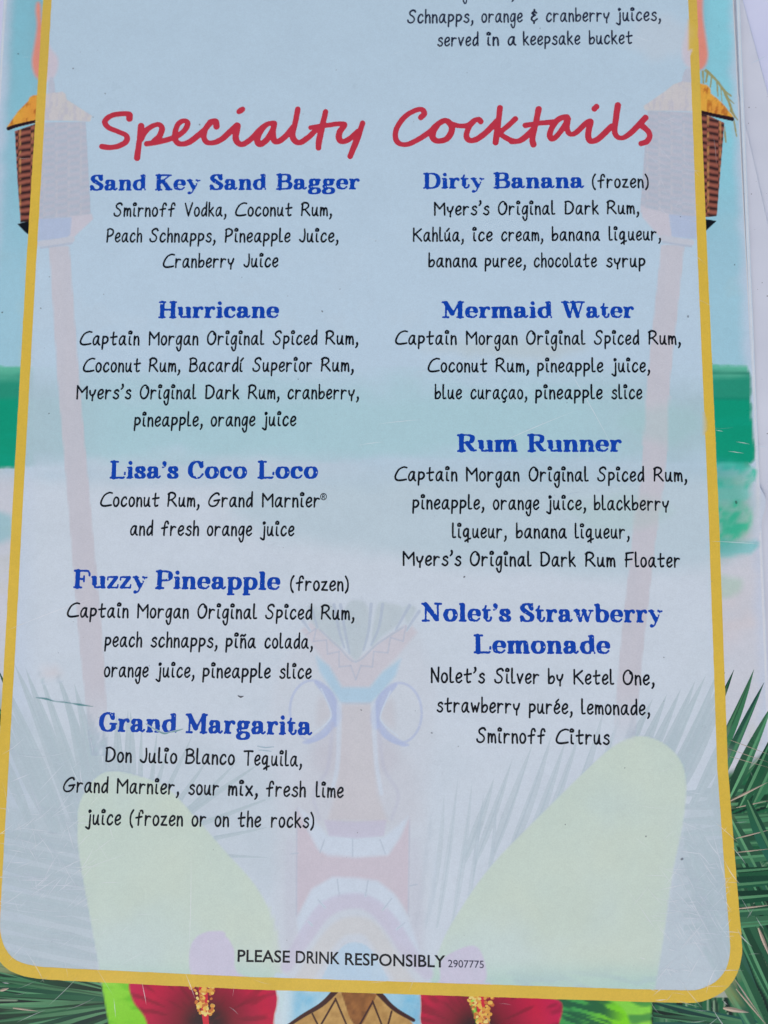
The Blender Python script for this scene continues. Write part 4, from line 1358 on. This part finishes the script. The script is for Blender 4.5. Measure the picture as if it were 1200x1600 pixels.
# ---------------------------------------------------------------- brush title
TITLE = [
    (140, "325,185 322,150 265,145 180,160 125,205 150,255 230,290 300,325 295,375 230,410 160,420 100,412"),
    (140, "420,245 405,370 387,505"),
    (140, "418,350 450,295 500,252 560,232 590,262 572,325 525,370"),
    (140, "465,390 560,375 690,338 770,285 800,225 770,202 722,230 697,300 702,365 745,392 815,375 900,310"),
    (140, "1035,248 1025,205 985,215 945,270 932,330 950,373 1000,383 1080,350 1200,240"),
    (140, "900,310 950,262 985,215"),
    (350, "0,335 60,280 110,238 103,290 95,340 112,380 150,395 210,360 270,300"),
    (350, "412,225 395,220 340,238 290,300 270,360 295,395 350,355 395,280 412,225"),
    (350, "250,320 290,280 330,245"),
    (350, "408,230 400,300 408,360 440,372 500,330 560,255"),
    (350, "602,108 580,220 558,310 575,362 620,380 690,335 765,260"),
    (350, "828,130 800,250 774,370 770,422"),
    (350, "705,258 800,245 975,228 945,290 936,340 962,372 1020,352 1090,290"),
    (350, "1130,222 1085,350 1028,493"),
    (350, "122,128 152,108"),
    (600, "300,175 328,145 308,110 250,120 170,170 105,260 94,340 125,388 190,395 270,360 370,295 440,230 500,200 545,235 550,290 510,350 440,368 397,340 405,285 440,230"),
    (600, "530,222 620,245 690,238 730,208"),
    (600, "788,208 768,190 720,212 682,280 672,330 700,363 760,350 840,290 920,205"),
    (600, "945,98 930,230 910,378"),
    (600, "1070,188 1010,245 950,302 1010,350 1080,370 1140,345 1215,275"),
    (800, "-5,372 50,368 110,330 165,285"),
    (800, "217,108 190,240 167,350 175,395"),
    (800, "108,240 200,225 340,212"),
    (800, "455,188 440,170 380,190 330,250 307,320 330,352 380,310 430,240 455,188 448,260 472,310 520,300 600,225 640,208 625,280 622,340 650,370 710,345 810,250"),
    (800, "672,104 688,88"),
    (800, "862,76 845,200 837,290 862,335 910,340 970,300 1020,250 1088,178"),
    (800, "1050,235 1110,288 1122,330 1098,372 1052,388"),
]
k = Ink()
ts = []
for ox, s in TITLE:
    p = crom([(ox + a / 5.217, 150 + b / 5.217) for a, b in parse(s)], 7)
    r = 4.55 + .35 * np.sin(np.linspace(0, 6, len(p)) + ox)
    g = np.gradient(p, axis=0)
    g = np.abs(g[:, 1]) / (np.hypot(g[:, 0], g[:, 1]) + 1e-9)
    ts.append((p, r * (.84 + .2 * g)))
k.field(stroke_field(ts, 8), lambda x, y: mixc(C(176, 50, 68), C(184, 60, 78), fbm(x, y, 30, 5)), h=1.3, rough=.35, seed=4)
k.build('title', menu, 42, TXT)


# stains rubbed into the panel
rnd = random.Random(9)
for x, y, a_, b_, cc_, al in ((1030, 60, 50, 34, (206, 192, 190), .16), (800, 545, 120, 16, (176, 180, 168), .3),
                              (1040, 660, 60, 30, (150, 190, 190), .3), (80, 1052, 14, 8, (206, 184, 182), .3), (960, 800, 80, 30, (160, 190, 184), .3)):
    th = np.linspace(0, 2 * np.pi, 15)[:-1]
    k = Ink()
    k.poly([(x + a_ * math.cos(t_) * rnd.uniform(.8, 1.2), y + b_ * math.sin(t_) * rnd.uniform(.8, 1.2)) for t_ in th], C(*cc_), h=5, soft=24, rough=8, alpha=al, lift=1)
    k.build('stain', menu, 39 + x * .0008, MARK)

# ---------------------------------------------------------------- small print, in a plain sans letter
def sans(ink, text, x0, x1, ya, yb, cap, col, bold=0.0):
    cu = bpy.data.curves.new('sans', 'FONT')
    cu.body = text
    cu.offset = bold
    cu.resolution_u = 4
    o = bpy.data.objects.new('sans', cu)
    COL.objects.link(o)
    bpy.context.view_layer.update()
    me = o.evaluated_get(bpy.context.evaluated_depsgraph_get()).to_mesh()
    V = np.array([v_.co[:2] for v_ in me.vertices])
    fc = [list(p.vertices) for p in me.polygons]
    o.evaluated_get(bpy.context.evaluated_depsgraph_get()).to_mesh_clear()
    bpy.data.objects.remove(o)
    bpy.data.curves.remove(cu)
    a, b_ = V[:, 0].min(), V[:, 0].max()
    u = (V[:, 0] - a) / (b_ - a)
    v_ = (V[:, 1] - bold) / (V[:, 1].max() - bold) * cap
    px = x0 + u * (x1 - x0)
    base = ya + (yb - ya) * u
    ink.add(np.stack([px - v_ * lean(px), base - v_], 1), fc, col)


k = Ink()
sans(k, "PLEASE", 371, 453, 1502, 1503.5, 18.5, BLACK, .016)
sans(k, "DRINK", 462, 531, 1504, 1506, 18.5, BLACK, .016)
sans(k, "RESPONSIBLY", 539, 696, 1507, 1511, 18.5, BLACK, .016)
k.build('small_print', menu, 42, TXT)
k = Ink()
sans(k, "2907775", 700, 756, 1511, 1512.5, 11.5, C(58, 58, 80), .006)
k.build('item_number', menu, 42, TXT)

# ---------------------------------------------------------------- wear: scratches, specks, pen marks
rnd = random.Random(5)
sc_ = Ink()
WHITE = C(222, 226, 236)


def scratch(x, y, ang, L, w=.55, al=.5, bend=.03):
    dx, dy = math.cos(ang), math.sin(ang)
    N = 6
    t_ = np.linspace(-.5, .5, N)
    q = np.stack([x + dx * L * t_ - dy * bend * L * (t_ ** 2 * 4), y + dy * L * t_ + dx * bend * L * (t_ ** 2 * 4)], 1)
    nr_ = np.array((-dy, dx)) * w
    hw_ = (1 - (2 * t_) ** 2)[:, None] * .8 + .2
    V_ = np.vstack([q + nr_ * hw_, q - nr_ * hw_])
    a_ = np.tile(al * (1 - .6 * np.abs(2 * t_)), 2)
    sc_.add(V_, [[i, i + 1, N + i + 1, N + i] for i in range(N - 1)], WHITE, a_, rnd.uniform(0, 6), True)


for k in range(170):                         # rubbed patch at the lower left
    x, y = rnd.gauss(70, 50), rnd.gauss(1340, 75)
    if 0 < x < 260:
        scratch(x, y, rnd.choice([-.7, -.5, .1, .05, -.9, 1.2]) + rnd.gauss(0, .15), rnd.uniform(10, 70), rnd.uniform(.3, .75), rnd.uniform(.25, .65), rnd.uniform(-.05, .05))
for k in range(150):                         # lower right
    x, y = rnd.gauss(1085, 34), rnd.gauss(1430, 75)
    scratch(x, y, rnd.choice([1.0, .9, .2, 0, -.8]) + rnd.gauss(0, .12), rnd.uniform(8, 60), rnd.uniform(.3, .75), rnd.uniform(.25, .65), rnd.uniform(-.05, .05))
for k in range(170):                         # everywhere
    x, y = rnd.uniform(0, 1190), rnd.uniform(60, 1600)
    scratch(x, y, rnd.gauss(.1, .5) + rnd.choice([0, 0, 1.4]), rnd.uniform(5, 34), rnd.uniform(.25, .55), rnd.uniform(.1, .32), rnd.uniform(-.08, .08))
for k in range(60):                          # on the right torch
    scratch(rnd.gauss(1045, 26), rnd.gauss(270, 50), rnd.gauss(.3, .6), rnd.uniform(8, 50), .4, rnd.uniform(.1, .3))
for a, b in (((12, 983), (150, 931)), ((1150, 690), (1172, 694)), ((1118, 672), (1130, 674)), ((1138, 705), (1162, 708)), ((1112, 845), (1190, 850)), ((560, 695), (600, 690)),
             ((590, 662), (660, 655)), ((222, 1535), (229, 1570)), ((290, 1520), (305, 1560)), ((178, 1560), (181, 1590)), ((1140, 1400), (1110, 1290)), ((1125, 1490), (1060, 1370)),
             ((880, 560), (960, 700)), ((760, 700), (900, 640)), ((300, 1330), (296, 1500))):
    d_ = (b[0] - a[0], b[1] - a[1])
    scratch((a[0] + b[0]) / 2, (a[1] + b[1]) / 2, math.atan2(d_[1], d_[0]), math.hypot(*d_), .6, .55, .01)
tag(sc_.build('scratches', menu, 40.2, MARK), kind='stuff')
k = Ink()
DK = C(48, 48, 58)
spots = [(114, 107, 1.4), (164, 146, 1.2), (312, 195, 1.6), (28, 84, 1.3), (1009, 1307, 1.6), (1066, 1342, 2.4), (564, 1109, 1.4), (674, 1145, 1.4), (64, 482, 1.3), (162, 460, 1.1), (466, 593, 1.2), (1075, 494, 2),
         (448, 1469, 1), (1037, 1027, 1), (993, 1094, 1.3), (4, 488, 1.4), (726, 901, 1.5), (1150, 784, 2.4), (976, 1200, 1), (883, 1288, 1), (1148, 414, 1.2), (503, 486, 1.3), (77, 646, 1), (844, 44, 1)]
for i in range(70):
    spots.append((rnd.uniform(0, 1190), rnd.uniform(0, 1560), rnd.uniform(.35, .9)))
for i, (x, y, r) in enumerate(spots):
    k.field(stroke_field([(np.array([(x, y), (x + r * rnd.uniform(-.8, .8), y + r * rnd.uniform(-.5, .9))]), r * .75)], 3), DK, h=.8, soft=.8, alpha=rnd.uniform(.45, .9), lift=i % 10)
tag(k.build('dirt_specks', menu, 46, MARK), kind='stuff')
k = Ink()
TEAL = C(50, 120, 124)
for p, r in (([(56, 1090), (72, 1092), (86, 1096), (98, 1097), (112, 1099), (124, 1101), (146, 1104)], [.4, 1.6, .5, .9, .5, 1.7, .3]),):
    k.line(p, r, TEAL, h=.9, soft=1, alpha=.85)
k.line([(228, 1131), (243, 1140), (256, 1146), (266, 1144), (276, 1142), (286, 1139)], [.5, .8, 1.4, .7, 1.2, .4], TEAL, h=.9, soft=1, alpha=.8)
k.line([(402, 1166), (414, 1168), (428, 1167)], [.4, .9, .4], C(70, 130, 150), h=.9, soft=1, alpha=.6)
k.line([(404, 1172), (416, 1173), (424, 1174)], [.4, .8, .4], C(70, 130, 150), h=.9, soft=1, alpha=.6)
k.line([(372, 1087), (376, 1089), (380, 1088)], [.8, 1.4, .7], DK, h=.9, soft=1)
k.build('pen_marks', menu, 46, MARK)
